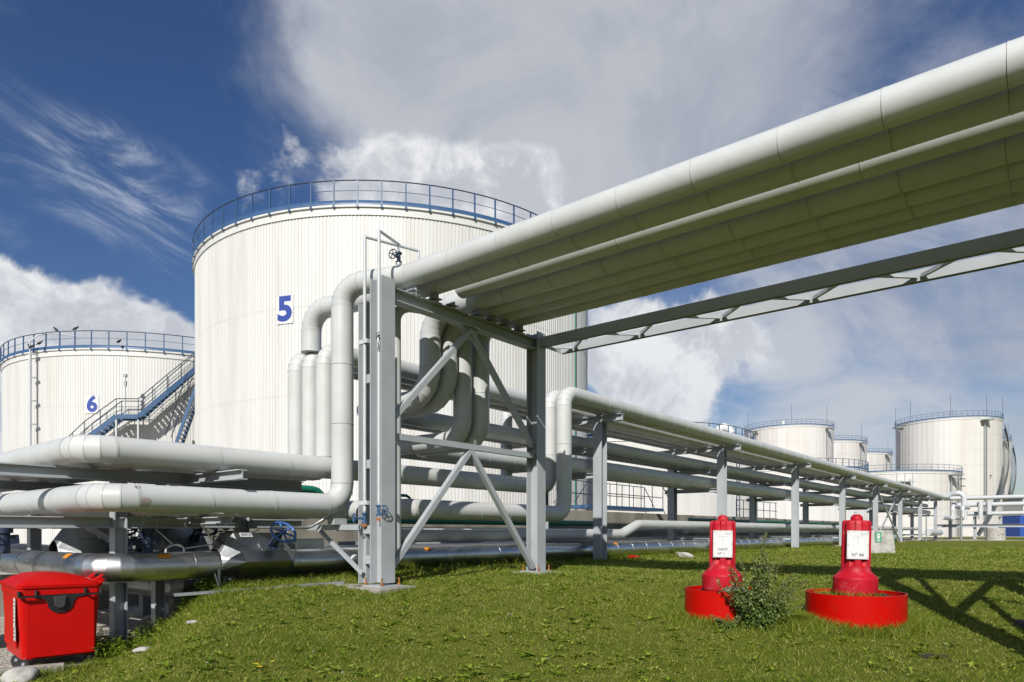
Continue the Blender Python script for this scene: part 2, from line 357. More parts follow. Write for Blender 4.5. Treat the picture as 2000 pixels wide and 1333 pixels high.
# ------------------------------------------------------------------ pipes: every clad section and every elbow is a part
def pipe(name, label, pts, r, m, bend=None, seam=1.1, group=None, cat='pipe', n=28, gore=20, bead=True, first=None, capends=True, sec='pipe_section', joint='elbow', far=None):
    pts = [V(p) for p in pts]; bend = bend or r*2.0
    root = thing(name, label, cat, pts[0], group)
    tl = [0.0]*len(pts)
    for i in range(1, len(pts)-1):
        a, b = (pts[i]-pts[i-1]).normalized(), (pts[i+1]-pts[i]).normalized()
        tl[i] = bend*math.tan(a.angle(b)/2)
    bd, bw, gp = max(.004, r*.02), max(.018, r*.13), max(.005, r*.04)
    for i in range(len(pts)-1):
        d = (pts[i+1]-pts[i]); L = d.length; d.normalize()
        s0, s1 = tl[i], L-tl[i+1]
        if s1-s0 > .01:
            step = seam
            cuts = [s0]; x = s0
            if first and i == 0: x = s0+first; cuts.append(x)
            k = max(1, round((s1-x)/step))
            if far:                                    # longer sections where the run is far away
                while x+step < s1-.3:
                    st = step if x < far[0] else far[1]; x = min(x+st, s1); cuts.append(x)
                if cuts[-1] < s1-1e-3: cuts.append(s1)
            else: cuts += [x+(s1-x)*j/k for j in range(1, k+1)]
            for j in range(len(cuts)-1):
                a, b = pts[i]+d*cuts[j], pts[i]+d*cuts[j+1]; mb = MB()
                q0, q1 = circ(a, d, r, n), circ(b-d*(bw if bead else 0), d, r, n)
                mb.rings([q0, q1])
                if bead:
                    w1, w2 = circ(b-d*bw, d, r+bd, n), circ(b-d*gp, d, r+bd, n); mb.rings([w1, w2]); mb.rings([q1, w1], False)
                    g1, g2 = circ(b-d*gp, d, r-gp, n), circ(b, d, r-gp, n); mb.rings([w2, g1], False); mb.rings([g1, g2]); mb.rings([g2, circ(b, d, r, n)], False)
                if capends and i == 0 and j == 0: mb.cap(q0, True)
                if capends and i == len(pts)-2 and j == len(cuts)-2: mb.cap(circ(b, d, r+.001, n))
                mb.build(sec, m, root)
        if i+1 < len(pts)-1:                           # elbow at pts[i+1], built of gores
            e = (pts[i+2]-pts[i+1]).normalized(); ang = d.angle(e)
            if ang > .01:
                axis = d.cross(e).normalized(); a0 = pts[i+1]-d*tl[i+1]; c = a0+(axis.cross(d))*bend
                k = max(1, round(math.degrees(ang)/gore)); mb = MB(); xv = ZX if abs(d.z) < .9 else V((1, 0, 0))
                base = circ(V((0, 0, 0)), d, r, n); rings = []
                for j in range(k+1):
                    mt = Matrix.Rotation(ang*j/k, 3, axis); rings.append((mt@(a0-c)+c, [mt@p for p in base], mt@d))
                for j in range(k):
                    (ca, ra, da), (cb, rb, db) = rings[j], rings[j+1]
                    mb.rings([[ca+p for p in ra], [cb+p for p in rb]])
                    if bead and j < k: mb.rings([[cb+p*(1+bd*.8/r)-db*bw*.35 for p in rb], [cb+p*(1+bd*.8/r)+db*bw*.35 for p in rb]])
                mb.build(joint, m, root)
    return root

# ------------------------------------------------------------------ the setting: lawn and gravel in one terrain, split where the grass ends
def grass_here(x, y):
    u, v = UV(x, y)
    if y < 9.6: xb = -5.65+1.54*(y-9.6)
    elif y < 13: xb = -(.62-.115*sstep(11.3, 12.3, y))*y
    else: xb = -6.57-.1*(y-13)
    xb += (.2*math.sin(y*2.1)+.1*math.sin(y*5.3))*sstep(9.6, 10.5, y)
    if x < xb: return False
    if v < -5.6 and y > 12: return False
    return True
def cuts(lo, hi, step, outs):
    neg = [lo-o for o in outs[::-1]]; pos = [hi+o for o in outs]
    return neg+list(np.arange(lo, hi+1e-6, step))+pos
gx = cuts(-12, 12, .25, [2, 5, 10, 20, 40, 80, 160, 400, 1000, 3000]); gy = cuts(-2, 26, .25, [2, 5, 10, 20, 40, 80, 160, 400, 1000, 3000])
gv = [V((x, y, ground_z(x, y))) for y in gy for x in gx]; nx = len(gx)
fl, fg = [], []
for j in range(len(gy)-1):
    for i in range(nx-1):
        f = (j*nx+i, j*nx+i+1, (j+1)*nx+i+1, (j+1)*nx+i)
        (fl if grass_here((gx[i]+gx[i+1])/2, (gy[j]+gy[j+1])/2) else fg).append(f)
for nm, ff, m in (('lawn', fl, M_LAWN), ('gravel_ground', fg, M_GRAVEL)):
    used = sorted({i for f in ff for i in f}); ix = {k: n for n, k in enumerate(used)}
    mb = MB(); mb.add([gv[k] for k in used], [tuple(ix[i] for i in f) for f in ff], True); o = mb.build(nm, m); o['kind'] = 'structure'

# ------------------------------------------------------------------ tanks
def tank(name, label, cx, cy, rad, top, base=-.97, ribs=400, depth=.021, courses=4, rail=True, posts=68, m=M_TANK, near=True, roof_rise=1.0, group=None, railh=1.1):
    c = V((cx, cy, base)); t = thing(name, label, 'storage tank', c, group)
    H = top-.38                                         # ribbed sheets stop under a smooth rim band
    def ring(r_, z, d):
        out = []
        for k in range(ribs):
            for fr, dd in ((0, 0), (.55, 0), (.62, d), (.93, d)):
                a = 2*PI*(k+fr)/ribs; q = r_-dd; out.append(V((cx+q*math.cos(a), cy+q*math.sin(a), z)))
        return out
    hs = [base+(H-base)*i/courses for i in range(courses+1)]
    for i in range(courses):
        off = .012*(courses-i) if near else 0.0
        off = .012*(i) if near else 0
        mb = MB(); mb.rings([ring(rad+off*.6-.02, hs[i], depth), ring(rad+off*.6-.02, hs[i+1]+.03, depth)], smooth=False)
        if not near: mb.sm = [True]*len(mb.sm)
        mb.build('wall_course', m, t)
    n = 128
    mb = MB(); z0 = V((cx, cy, 0))
    mb.lathe(z0, [(rad-.03, H-.03), (rad+.05, H-.03), (rad+.05, top-.09), (rad+.13, top-.08), (rad+.13, top), (rad-.3, top+.01)], n, smooth=False); mb.build('rim_band', M_TRIM, t)
    mb = MB(); mb.lathe(z0, [(rad-.28, top+.005), (rad*.5, top+roof_rise*.62), (.02, top+roof_rise)], n); mb.build('roof', M_TRIM, t)
    if rail:
        rr = rad+.10; z1 = top
        if near:
            mb = MB(); mb.lathe(z0, [(rr+.03, z1+.02), (rr+.03, z1+.20), (rr+.02, z1+.20), (rr+.02, z1+.02)], n); mb.build('kick_plate', M_BLUE, t)
            mb = MB(); mb.torus(V((cx, cy, z1+railh)), ZX, rr, .028, n, 8); mb.build('top_rail', M_BLUED, t)
            mb = MB(); mb.torus(V((cx, cy, z1+railh*.58)), ZX, rr, .014, n, 6); mb.build('mid_rail', M_BLUE, t)
            src = None
            for k in range(posts):
                a = 2*PI*k/posts; p = V((cx+rr*math.cos(a), cy+rr*math.sin(a), z1)); e = V((-math.sin(a), math.cos(a), 0)); o_ = V((math.cos(a), math.sin(a), 0))
                if src is None:
                    mb = MB(); mb.box(p+ZX*(railh/2-.03), V((.03, 0, 0)), V((0, .03, 0)), ZX*(railh/2+.02)); mb.box(p-ZX*.06+o_*.02, V((.05, 0, 0)), V((0, .05, 0)), ZX*.05)
                    src = mb.build('rail_post', M_BLUE, t); src.data.transform(Matrix.Translation(-(p-WL[t]))); src.location = p-WL[t]; a0 = a
                else: at(src, p, t, (0, 0, a-a0))
        else:
            mb = MB()
            mb.torus(V((cx, cy, z1+railh)), ZX, rr, .032, 72, 5); mb.torus(V((cx, cy, z1+railh*.55)), ZX, rr, .022, 72, 4)
            mb.lathe(z0, [(rr+.03, z1-.02), (rr+.03, z1+.22)], 72)
            for k in range(posts):
                a = 2*PI*k/posts; p = V((cx+rr*math.cos(a), cy+rr*math.sin(a), z1)); mb.cyl(p, p+ZX*railh, .026, 5, caps=False)
            mb.build('railing', M_BLUE, t)
    return t
def wall_pt(cx, cy, rad, px, z):                        # where the sight line at heading px meets the near side of a tank wall
    d = V(((px-1000)/1325, 1, 0)).normalized(); c = V((cx, cy, 0)); b = d.dot(c); q = b-math.sqrt(max(0, b*b-(c.length_squared-rad*rad)))
    p = d*q; p.z = z; n = (p-V((cx, cy, z))); n.z = 0; n.normalize(); return p, n
def number_plate(t, s, p, n, wd, ht, size, sx=1.0):
    rt = ZX.cross(n); mb = MB(); mb.box(p+n*.012, rt*wd/2, ZX*ht/2, n*.010); mb.build('number_plate', M_PLATE, t)
    text(s, size, M_INK, p+n*.024, rt, ZX, t, 'numeral', bold=.040*size, sx=sx)

T5 = tank('storage_tank', 'large white ribbed tank numbered 5 with blue roof railing, nearest to the camera', -6.9, 41.9, 11.5, 15.5, ribs=420, posts=68)
p, n = wall_pt(-6.9, 41.9, 11.5, 557, 0); zc = .92+(1038-606)*p.y/1325; p.z = zc
number_plate(T5, '5', p, n, .86, 1.26, 1.52, 1.08)
mb = MB(); p, n = wall_pt(-6.9, 41.9, 11.5, 1122, 0); mb.cyl(p+n*.06, p+n*.06+ZX*15.2, .03, 6); mb.build('earthing_cable', M_GREEN, T5)
T6 = tank('storage_tank', 'white ribbed tank numbered 6 at the left edge behind the pipe bends', -26.6, 54.5, 11.5, 12.5, ribs=420, posts=68)
p, n = wall_pt(-26.6, 54.5, 11.5, 180, 0); p.z = .92+(1038-791)*p.y/1325
number_plate(T6, '6', p, n, .84, 1.10, 1.34, 1.0)

# stair on tank 6: treads, stringers, rails
def tank6_stair():
    cx, cy, rad = -26.6, 54.5, 11.5
    def q(px, py, off):
        pp, nn_ = wall_pt(cx, cy, rad, px, 0); b = pp+nn_*off; b.z = .92+(1038-py)*b.y/1325; return b, nn_
    t = thing('tank_stair', 'blue steel stair with handrails climbing the wall of the tank numbered 6', 'stair', q(250, 818, 1.0)[0])
    key = [(150, 905), (190, 862), (244, 818), (281, 818), (330, 771), (400, 706)]
    pts_i = [q(a, b, .55) for a, b in key]; pts_o = [(p_[0]+p_[1]*.8, p_[1]) for p_ in pts_i]
    for nm, ps in (('stringer', pts_i), ('stringer', pts_o)):
        mb = MB()
        for k in range(len(ps)-1): mb.bar(ps[k][0], ps[k+1][0], .05, .28)
        mb.build(nm, M_BLUE, t)
    for ps in (pts_i, pts_o):
        mb = MB()
        for k in range(len(ps)-1):
            for hgt, rr in ((1.1, .03), (.6, .018), (.35, .014)): mb.cyl(ps[k][0]+ZX*hgt, ps[k+1][0]+ZX*hgt, rr, 6)
            L = (ps[k+1][0]-ps[k][0]).length; m_ = max(1, round(L/1.05))
            for j in range(m_): p_ = ps[k][0].lerp(ps[k+1][0], j/m_); mb.cyl(p_, p_+ZX*1.1, .025, 6)
        mb.build('handrail', M_BLUED, t)
    for k in (0, 1, 3, 4):
        a, b = pts_i[k][0], pts_i[k+1][0]; m_ = max(1, round(abs(b.z-a.z)/.22))
        for j in range(m_):
            f = (j+.5)/m_; i_ = a.lerp(b, f); o_ = pts_o[k][0].lerp(pts_o[k+1][0], f); dr = (b-a); dr.z = 0; dr.normalize()
            mb = MB(); mb.box((i_+o_)/2, (o_-i_)/2, dr*.13, ZX*.02); mb.build('tread', M_GALV, t)
    mb = MB(); a, b = pts_i[2][0], pts_i[3][0]; a2, b2 = pts_o[2][0], pts_o[3][0]
    mb.add([a+ZX*.1, b+ZX*.1, b2+ZX*.1, a2+ZX*.1, a+ZX*.06, b+ZX*.06, b2+ZX*.06, a2+ZX*.06], [(0, 1, 2, 3), (7, 6, 5, 4), (0, 4, 5, 1), (1, 5, 6, 2), (2, 6, 7, 3), (3, 7, 4, 0)])
    mb.build('landing', M_GALV, t, fix=True)
    mb = MB()
    for k in (2, 3): mb.bar(pts_o[k][0]-ZX*.2, pts_o[k][0]-ZX*8.2+V((0, 0, 0)), .09, .09, V((0, 1, 0)))
    mb.build('leg', M_WPIPE, t)
tank6_stair()
def q6(px, py, off):
    pp, nn_ = wall_pt(-26.6, 54.5, 11.5, px, 0); b = pp+nn_*off; b.z = .92+(1038-py)*b.y/1325; return b
def stand(label, px, ytop, ybot, off, lamp=True):
    a, b = q6(px, ybot, off), q6(px, ytop, off); t = thing('lamp_post', label, 'lamp post', a)
    mb = MB(); mb.cyl(a, b, .035, 8); mb.build('post', M_GALV, t)
    mb = MB(); mb.cyl(b, b+ZX*.18, .11, 10); mb.cyl(b-ZX*.55, b-ZX*.25, .09, 8); mb.build('lamp_head', M_GALV, t)
stand('thin grey lamp post standing on the stair landing of tank 6', 259, 737, 815, 1.3)
stand('thin lamp post with a small white lamp at the foot of the tank stair', 339, 815, 880, 1.6)
a = q6(74, 905, .5); t = thing('vent_pipe', 'slim vertical pipe clamped up the left side of tank 6 with a hooked top', 'pipe', a)
top = q6(74, 676, .5); mb = MB(); mb.tube([a, top-ZX*.4], .09, 10); mb.build('riser', M_WPIPE, t)
mb = MB(); mb.tube([top-ZX*.4, top+ZX*.3, top+V((.4, .2, .75)), top+V((1.1, .5, .95)), top+V((2.2, 1.2, .95))], .045, 8); mb.build('hook', M_WPIPE, t)
for k in range(5):
    z_ = a.z+1+(top.z-a.z)*k/5; mb = MB(); mb.box(V((a.x+.08, a.y+.1, z_)), V((.2, 0, 0)), V((0, .12, 0)), ZX*.03); mb.build('clamp', M_GALV, t)
# second flight beside tank 5, a gooseneck lamp on the tank 6 roof
a = V((-19.4, 41.0, 6.2)); t = thing('access_ladder_stair', 'steep blue stair flight half hidden behind the left side of tank 5', 'stair', a)
lo, hi = V((-20.3, 41.5, 5.9)), V((-19.0, 41.5, 9.6)); s_ = V((.1, -.9, 0))
for dlt in (V((0, 0, 0)), s_): mb = MB(); mb.bar(lo+dlt, hi+dlt, .06, .2); mb.build('stringer', M_BLUE, t); mb = MB(); mb.cyl(lo+dlt+V((-.55, 0, .75)), hi+dlt+V((-.55, 0, .75)), .03, 6); mb.build('handrail', M_BLUED, t)
for k in range(15): c = lo.lerp(hi, (k+.5)/15)+s_/2; mb = MB(); mb.box(c, V((.13, 0, 0)), s_/2, ZX*.02); mb.build('tread', M_GALV, t)
b = V((-26.6+6.9, 54.5-6.0, 12.6)); t = thing('roof_lamp', 'gooseneck roof lamp on a thin mast above the railing of tank 6', 'lamp', b)
mb = MB(); mb.tube([b, b+ZX*3.4, b+ZX*3.5+V((.2, 0, 0)), b+ZX*3.35+V((1.5, 0, 0))], .03, 6); mb.build('mast', M_GALV, t)
mb = MB(); mb.lathe(b+V((.9, 0, 2.3)), [(.02, .8), (.12, .7), (.16, .35), (.1, .1), (.03, 0)], 12); mb.build('lamp_head', M_GALV, t)
mb = MB(); c = V((-24.0, 49.0, 12.75)); mb.lathe(c, [(.3, 0), (.3, .35), (.55, .5), (.5, .9), (.25, 1.15), (.01, 1.2)], 20); solo('roof_vent', mb, M_TRIM, 'white mushroom vent on the roof of tank 6 behind the railing', 'vent', c)
t = thing('roof_platform', 'small inner blue railing at the right of the roof of tank 6', 'railing', V((-20.6, 50.5, 12.8)))
mb = MB(); cc = V((-17.0, 52.5, 12.7))
for k in range(22):
    a_ = PI+.1+k*.16; p_ = cc+V((4.2*math.cos(a_), 3*math.sin(a_), 0)); q_ = cc+V((4.2*math.cos(a_+.16), 3*math.sin(a_+.16), 0))
    mb.cyl(p_, p_+ZX*.95, .025, 5)
    for h_ in (.95, .55, .1): mb.cyl(p_+ZX*h_, q_+ZX*h_, .025, 5)
mb.build('rail', M_BLUE, t)

# birds
def crow(label, p, yaw, lean=.5):
    t = thing('crow', label, 'bird', p, 'black crows perched on tank 6'); f = V((math.cos(yaw), math.sin(yaw), 0)); mb = MB()
    b0, b1 = p+ZX*.08-f*.10, p+ZX*.20+f*.07; d = (b1-b0); rs = []
    for s_, r_ in ((-.55, .02), (-.3, .05), (0, .085), (.35, .11), (.7, .10), (1.0, .065), (1.12, .06), (1.28, .07), (1.42, .05), (1.5, .02), (1.72, .005)):
        rs.append(circ(b0+d*s_+ZX*(.02 if s_ > 1.05 else 0), d, r_*.72, 10))
    mb.rings(rs); mb.build('body', M_FEATH, t, fix=True)
    mb = MB()
    for sg in (-1, 1): mb.cyl(p+f.cross(ZX)*.03*sg, p+f.cross(ZX)*.03*sg+ZX*.11, .009, 5)
    mb.build('leg', M_FEATH, t)
def on_rail6(px, dz):
    p_, n_ = wall_pt(-26.6, 54.5, 11.6, px, 12.5+dz); return p_
crow('black crow on the top rail, left of the two on that rail', on_rail6(109, 1.12), 3.0)
crow('black crow on the top rail, right of the two on that rail', on_rail6(148, 1.12), .6)
crow('black crow perched beside the hooked pipe top, leftmost of all', on_rail6(66, .1)-V((0, .4, 0)), 2.6)
crow('black crow perched close on the left of the hooked pipe top', on_rail6(71, .05)-V((0, .4, 0)), .4)
crow('black crow on the roof edge just right of the hooked pipe', on_rail6(86, .2)-V((0, .4, 0)), .8)
crow('black crow low on the roof edge, right of the white mushroom vent', on_rail6(238, .25)-V((0, .3, 0)), 1.2)

# tanks in the row behind the rack, and the far group
def far_roof(t, cx, cy, rad, top, px_list):
    for a_ in px_list: p_ = V((cx+rad*math.cos(a_), cy+rad*math.sin(a_), top)); mb = MB(); mb.cyl(p_, p_+ZX*4.2, .03, 5); mb.build('lightning_rod', M_DARK, t)
t = tank('storage_tank', 'low white ribbed tank right of tank 5, roof just over the pipe rack', 9.95, 62.4, 11.5, 8.1, ribs=400, posts=68, courses=3)
b = V((17.4, 57.5, 8.3)); mb = MB(); mb.tube([b, b+ZX*1.0, b+V((.15, -.1, 1.25)), b+V((.5, -.2, 1.45)), b+V((.9, -.3, 1.25)), b+V((1.05, -.35, .85))], .33, 14); solo('gooseneck_vent', mb, M_TRIM, 'white curved gooseneck vent on a tank roof above the pipe rack', 'vent', b)
t = tank('storage_tank', 'low white tank behind the middle of the rack, railing dipping behind the pipe', 37.2, 95.7, 11.5, 8.9, ribs=360, posts=68, courses=3, depth=.03)
D7 = 161; th = math.atan(.6415); c7 = (D7*math.sin(th), D7*math.cos(th)); 
t7 = tank('storage_tank', 'tall far white tank with numeral 7 and a curving stair', c7[0], c7[1], 9.0, 22.3, near=False, ribs=60, depth=.012, courses=8, posts=60, m=M_TANKF)
p, n = wall_pt(c7[0], c7[1], 9.0, 1934, 0); p.z = .92+(1038-932)*p.y/1325; text('7', 1.0, M_INKG, p+n*.1, ZX.cross(n), ZX, t7, 'numeral', bold=.01)
far_roof(t7, c7[0], c7[1], 9.0, 22.3, (2.6, 3.4, 4.2, 4.9, 5.6, .9))
for px_ in (1762, 1922, 1926):
    p, n = wall_pt(c7[0], c7[1], 9.0, px_, 0); mb = MB(); mb.cyl(p+n*.2, p+n*.2+ZX*21.6, .14 if px_ != 1926 else .06, 8)
    if px_ != 1926: mb.box(p+n*.7+ZX*21.6, V((.9, 0, 0)), V((0, .7, 0)), ZX*.12); mb.bar(p+n*.1+ZX*20.6, p+n*1.2+ZX*21.5, .1, .1)
    mb.build('foam_riser', M_GALV, t7)
def spiral(t, cx, cy, rad, a0, a1, z0, z1):
    mb = MB(); N = 48; pts = []
    for k in range(N+1):
        a_ = a0+(a1-a0)*k/N; pts.append((a_, z0+(z1-z0)*k/N))
    for rr, w_ in ((rad+.15, .1), (rad+1.0, .1)):
        for k in range(N):
            A_ = V((cx+rr*math.cos(pts[k][0]), cy+rr*math.sin(pts[k][0]), pts[k][1])); B_ = V((cx+rr*math.cos(pts[k+1][0]), cy+rr*math.sin(pts[k+1][0]), pts[k+1][1]))
            mb.bar(A_, B_, .08, .3)
            if rr > rad+.5:
                mb.cyl(A_+ZX*1.1, B_+ZX*1.1, .05, 5, caps=False); mb.cyl(A_+ZX*.6, B_+ZX*.6, .035, 4, caps=False); mb.cyl(A_, A_+ZX*1.1, .04, 5, caps=False)
    for k in range(N*2):
        a_ = a0+(a1-a0)*(k+.5)/(N*2); z_ = z0+(z1-z0)*(k+.5)/(N*2); e = V((math.cos(a_), math.sin(a_), 0)); mb.box(V((cx, cy, z_))+e*(rad+.57), e*.42, ZX.cross(e)*.13, ZX*.03)
    mb.build('spiral_stair', M_DARKG, t)
a_c = math.atan2(-c7[1], -c7[0])
spiral(t7, c7[0], c7[1], 9.0, a_c+.55, a_c+1.9, .5, 21.0)
def far_tank(label, D_, tan_, rad, top, rods=(3.2, 4.4, 5.3), stair=False):
    th_ = math.atan(tan_); cx, cy = D_*math.sin(th_), D_*math.cos(th_)
    t_ = tank('storage_tank', label, cx, cy, rad, top, near=False, ribs=60, depth=.012, courses=8, posts=60, m=M_TANKF)
    far_roof(t_, cx, cy, rad, top, rods); ac = math.atan2(-cy, -cx)
    if stair: spiral(t_, cx, cy, rad, ac+.55, ac+1.9, .5, 21.0)
    for off in (.95, -.75):
        a2 = ac+off; e = V((math.cos(a2), math.sin(a2), 0)); b_ = V((cx, cy, 0))+e*(rad+.25); mb = MB(); mb.cyl(b_, b_+ZX*(top-.6), .13, 8)
        mb.box(b_+e*.7+ZX*(top-.6), V((.8, 0, 0)), V((0, .8, 0)), ZX*.12); mb.build('foam_riser', M_GALV, t_)
    return t_, cx, cy
ta, ax_, ay_ = far_tank('tall far white tank just right of the gooseneck vent, biggest of the receding three', 160, math.tan(R(22.15)), 9.0, 22.8)
mb = MB(); b = V((ax_-1.5, ay_-1, 23.2)); mb.cyl(b, b+ZX*1.6, .35, 10); solo('roof_vent', mb, M_TRIM, 'white stub vent in the middle of a far tank roof', 'vent', b)
far_tank('tall far white tank second in the receding row of three', 188, math.tan(R(24.87)), 9.0, 22.6)
far_tank('tall far white tank last in the receding row of three', 219, math.tan(R(26.9)), 9.0, 22.6)
far_tank('far white tank peeping out right of the numeral 7 tank', 201, math.tan(R(33.77)), 9.0, 22.6, stair=True)
tl_, lx_, ly_ = far_tank('wide low white tank in front of the numeral 7 tank', 140, math.tan(R(28.8)), 11.6, 10.8, rods=())
p, n = wall_pt(lx_, ly_, 11.6, 1868, 0); mb = MB()
for s_ in (-.25, .25): mb.cyl(p+n*.5+V((s_, 0, 0)), p+n*.5+V((s_, 0, 10.2)), .05, 6)
for k in range(30): mb.cyl(p+n*.5+V((-.25, 0, .35*k)), p+n*.5+V((.25, 0, .35*k)), .03, 5)
for h_ in (7.2, 8.4, 9.6): mb.torus(p+n*.9+ZX*h_, ZX, .42, .05, 12, 5)
mb.build('caged_ladder', M_DARK, tl_)
p, n = wall_pt(lx_, ly_, 11.6, 1762, 0); mb = MB(); mb.box(p+n*.9+ZX*9.0, V((1.4, 0, 0)), V((0, .8, 0)), ZX*.08)
for s_ in (-1.3, 0, 1.3): mb.cyl(p+n*1.6+V((s_, 0, 6.5)), p+n*1.6+V((s_, 0, 10.4)), .07, 6)
mb.bar(p+n*1.6+V((-1.3, 0, 9)), p+n*1.6+V((1.3, 0, 6.6)), .1, .2); mb.build('platform', M_STEEL, tl_)

# ------------------------------------------------------------------ pipe portal (two posts, beam, bracing)
SECB = {}
def footing(t, c, sx=.42, sy=.42, top=.02):
    mb = MB(); mb.box(V((c.x, c.y, top-.35)), AX*sx, BX*sy, ZX*.35); o = mb.build('footing', M_CONC, t); bevel(o, .02); 
    mb = MB(); mb.box(V((c.x, c.y, top+.012)), AX*.24, BX*.24, ZX*.012); mb.build('base_plate', M_STEEL, t)
    for a in (-1, 1):
        for b in (-1, 1):
            p = V((c.x, c.y, top+.02))+AX*.19*a+BX*.21*b; mb = MB(); mb.cyl(p, p+ZX*.13, .014, 8); mb.cyl(p, p+ZX*.04, .03, 6); mb.build('anchor_bolt', M_RUST, t)
def portal(v0, label, near=True):
    t = thing('pipe_portal', label, 'steel portal', P(0, v0, 0))
    for u, zt in ((0, 5.23), (4.34, 5.27)):
        mb = MB(); mb.hbeam(P(u, v0, .04), P(u, v0, zt), BX, .30, .30, .02, .014); mb.build('post', M_STEEL, t); footing(t, P(u, v0), top=.03 if u else -.02)
    mb = MB(); mb.hbeam(P(.05, v0, 5.01), P(4.3, v0, 5.01), ZX, .22, .22); mb.build('cross_beam', M_STEEL, t)
    mb = MB(); mb.bar(P(.1, v0, 2.57), P(4.25, v0, 2.57), .11, .11); mb.build('tie_beam', M_STEEL, t)
    for (a, b) in (((2.2, 4.86), (.16, 2.82)), ((2.2, 4.86), (4.2, 2.78)), ((2.2, 2.51), (.18, .28)), ((2.2, 2.51), (4.22, .12))):
        mb = MB(); mb.bar(P(a[0], v0, a[1]), P(b[0], v0, b[1]), .10, .10, BX); mb.build('brace', M_STEEL, t)
    mb = MB(); mb.box(P(2.2, v0, 4.82), AX*.22, BX*.008, ZX*.16); mb.build('gusset_plate', M_STEEL, t)
    for u in (.675, 1.22, 2.4, 2.83, 3.25, 3.72, 1.65):     # saddles that carry the pipes on the beam
        hh = .065 if u != 1.65 else .05
        mb = MB(); mb.box(P(u, v0, 5.125+hh+.01), AX*.10, BX*.13, ZX*.006); mb.box(P(u, v0, 5.125+hh), AX*.008, BX*.12, ZX*(hh+.03)); mb.box(P(u, v0, 5.128), AX*.10, BX*.12, ZX*.006); mb.build('pipe_shoe', M_STEEL, t)
    return t
PT = portal(0.0, 'grey steel portal with crossed braces carrying the overhead pipes near the middle')
portal(9.65, 'grey steel portal at the right end of the overhead pipes')
mb = MB(); mb.hbeam(P(.2, -.66, -.02), P(.2, -.66, 5.0), BX, .22, .22, .016, .012); mb.build('post', M_STEEL, PT)
for z_ in (.42, .95, 2.1, 3.6): mb = MB(); mb.box(P(.05, -.36, z_), AX*.008, BX*.22, ZX*.075); mb.build('link_plate', M_STEEL, PT)
mb = MB(); mb.bar(P(.15, -.72, .99), P(.15, -2.35, .99), .09, .10); mb.build('bracket_arm', M_STEEL, PT)
mb = MB(); mb.bar(P(.12, -2.0, .95), P(.12, -.68, .16), .06, .06); mb.build('bracket_brace', M_STEEL, PT)
mb = MB(); mb.box(P(.1, -1.4, 1.10), AX*.14, BX*.1, ZX*.055); mb.build('pipe_shoe', M_STEEL, PT)
mb = MB(); mb.box(P(.25, -.75, -.30), AX*.55, BX*.45, ZX*.28); o = mb.build('footing', M_CONC, PT); bevel(o, .02)
# bracing girder lying level beside the overhead pipes
t = thing('bracing_girder', 'level pair of grey steel beams with zigzag lacing beside the overhead pipes', 'girder', P(4.34, .2, 5.05))
mb = MB(); mb.hbeam(P(4.37, .16, 5.06), P(4.37, 9.5, 5.06), AX, .11, .22); mb.build('chord', M_STEEL, t)
mb = MB(); mb.hbeam(P(5.08, .16, 5.04), P(5.08, 9.5, 5.04), AX, .12, .18); mb.build('chord', M_STEEL, t)
mb = MB(); mb.bar(P(4.43, .18, 5.03), P(5.02, .18, 5.03), .012, .16); mb.build('end_plate', M_STEEL, t)
vn = [.55, 2.2, 3.95, 5.59, 7.23, 8.8]
for k, v_ in enumerate(vn):
    for dv in (-.62, .62):
        mb = MB(); mb.bar(P(5.0, v_+dv*.06, 5.02), P(4.44, v_+dv, 5.02), .05, .06); mb.build('lacing_bar', M_STEEL, t)

# ------------------------------------------------------------------ overhead pipes
RB = .205; gA = 'overhead pipes on the portal'
M1 = M_CLAD
PA = pipe('insulated_pipe', 'sunlit grey overhead pipe, nearest of its row, dropping left of the portal', [P(.675, 14, 5.5), P(.675, -.1, 5.5), P(.215, -1.4, 5.5), P(.215, -1.4, 1.40), P(-3.85, -1.4, 1.40), P(-3.85, -14, 1.40)], RB, M_CLAD, .40, 1.1, first=None)
pipe('insulated_pipe', 'grey overhead pipe second from the sunlit edge, bending down into the white upright pipes', [P(1.22, 14, 5.5), P(1.22, -.1, 5.5), P(.70, -3.10, 5.5), P(.70, -3.10, 4.62)], RB, M_CLAD, .44, 1.1)
pipe('insulated_pipe', 'overhead pipe with a sunlit stripe, ending in a clamp on the portal beam', [P(1.83, 14, 5.564), P(1.83, .12, 5.564)], .20, M_CLADL, .26, 3.2)
pipe('insulated_pipe', 'thin grey drop pipe close behind the near post of the portal', [P(1.95, -.3, 5.2), P(1.25, -1.1, 5.35), P(1.25, -1.1, .33), P(1.25, -2.4, .33)], .105, M_CLAD, .26, 3.2)
pipe('insulated_pipe', 'grey overhead pipe curving down first behind the portal, leftmost of its four S bends', [P(2.37, 14, 5.52), P(2.37, -1.3, 5.52), P(2.37, -1.3, 3.72), P(2.37, -3.8, 3.72), P(30, -3.8, 3.72)], .225, M_CLAD, .62, 1.1, gore=15, far=(22, 3))
pipe('insulated_pipe', 'grey overhead pipe curving down behind the portal, second of its four S bends', [P(2.83, 14, 5.49), P(2.83, -1.23, 5.49), P(2.83, -1.23, 3.70), P(2.83, -3.3, 3.70), P(78, -3.3, 3.70)], .205, M_CLAD, .62, 1.1, gore=15, far=(22, 3))
pipe('insulated_pipe', 'grey pipe dropping straight behind the portal brace, third of the four S bends', [P(3.25, 14, 5.49), P(3.25, -1.2, 5.49), P(3.25, -1.2, 2.94), P(3.25, -3.8, 2.94), P(78, -3.8, 2.94)], .205, M_CLAD, .42, 1.1, far=(22, 3))
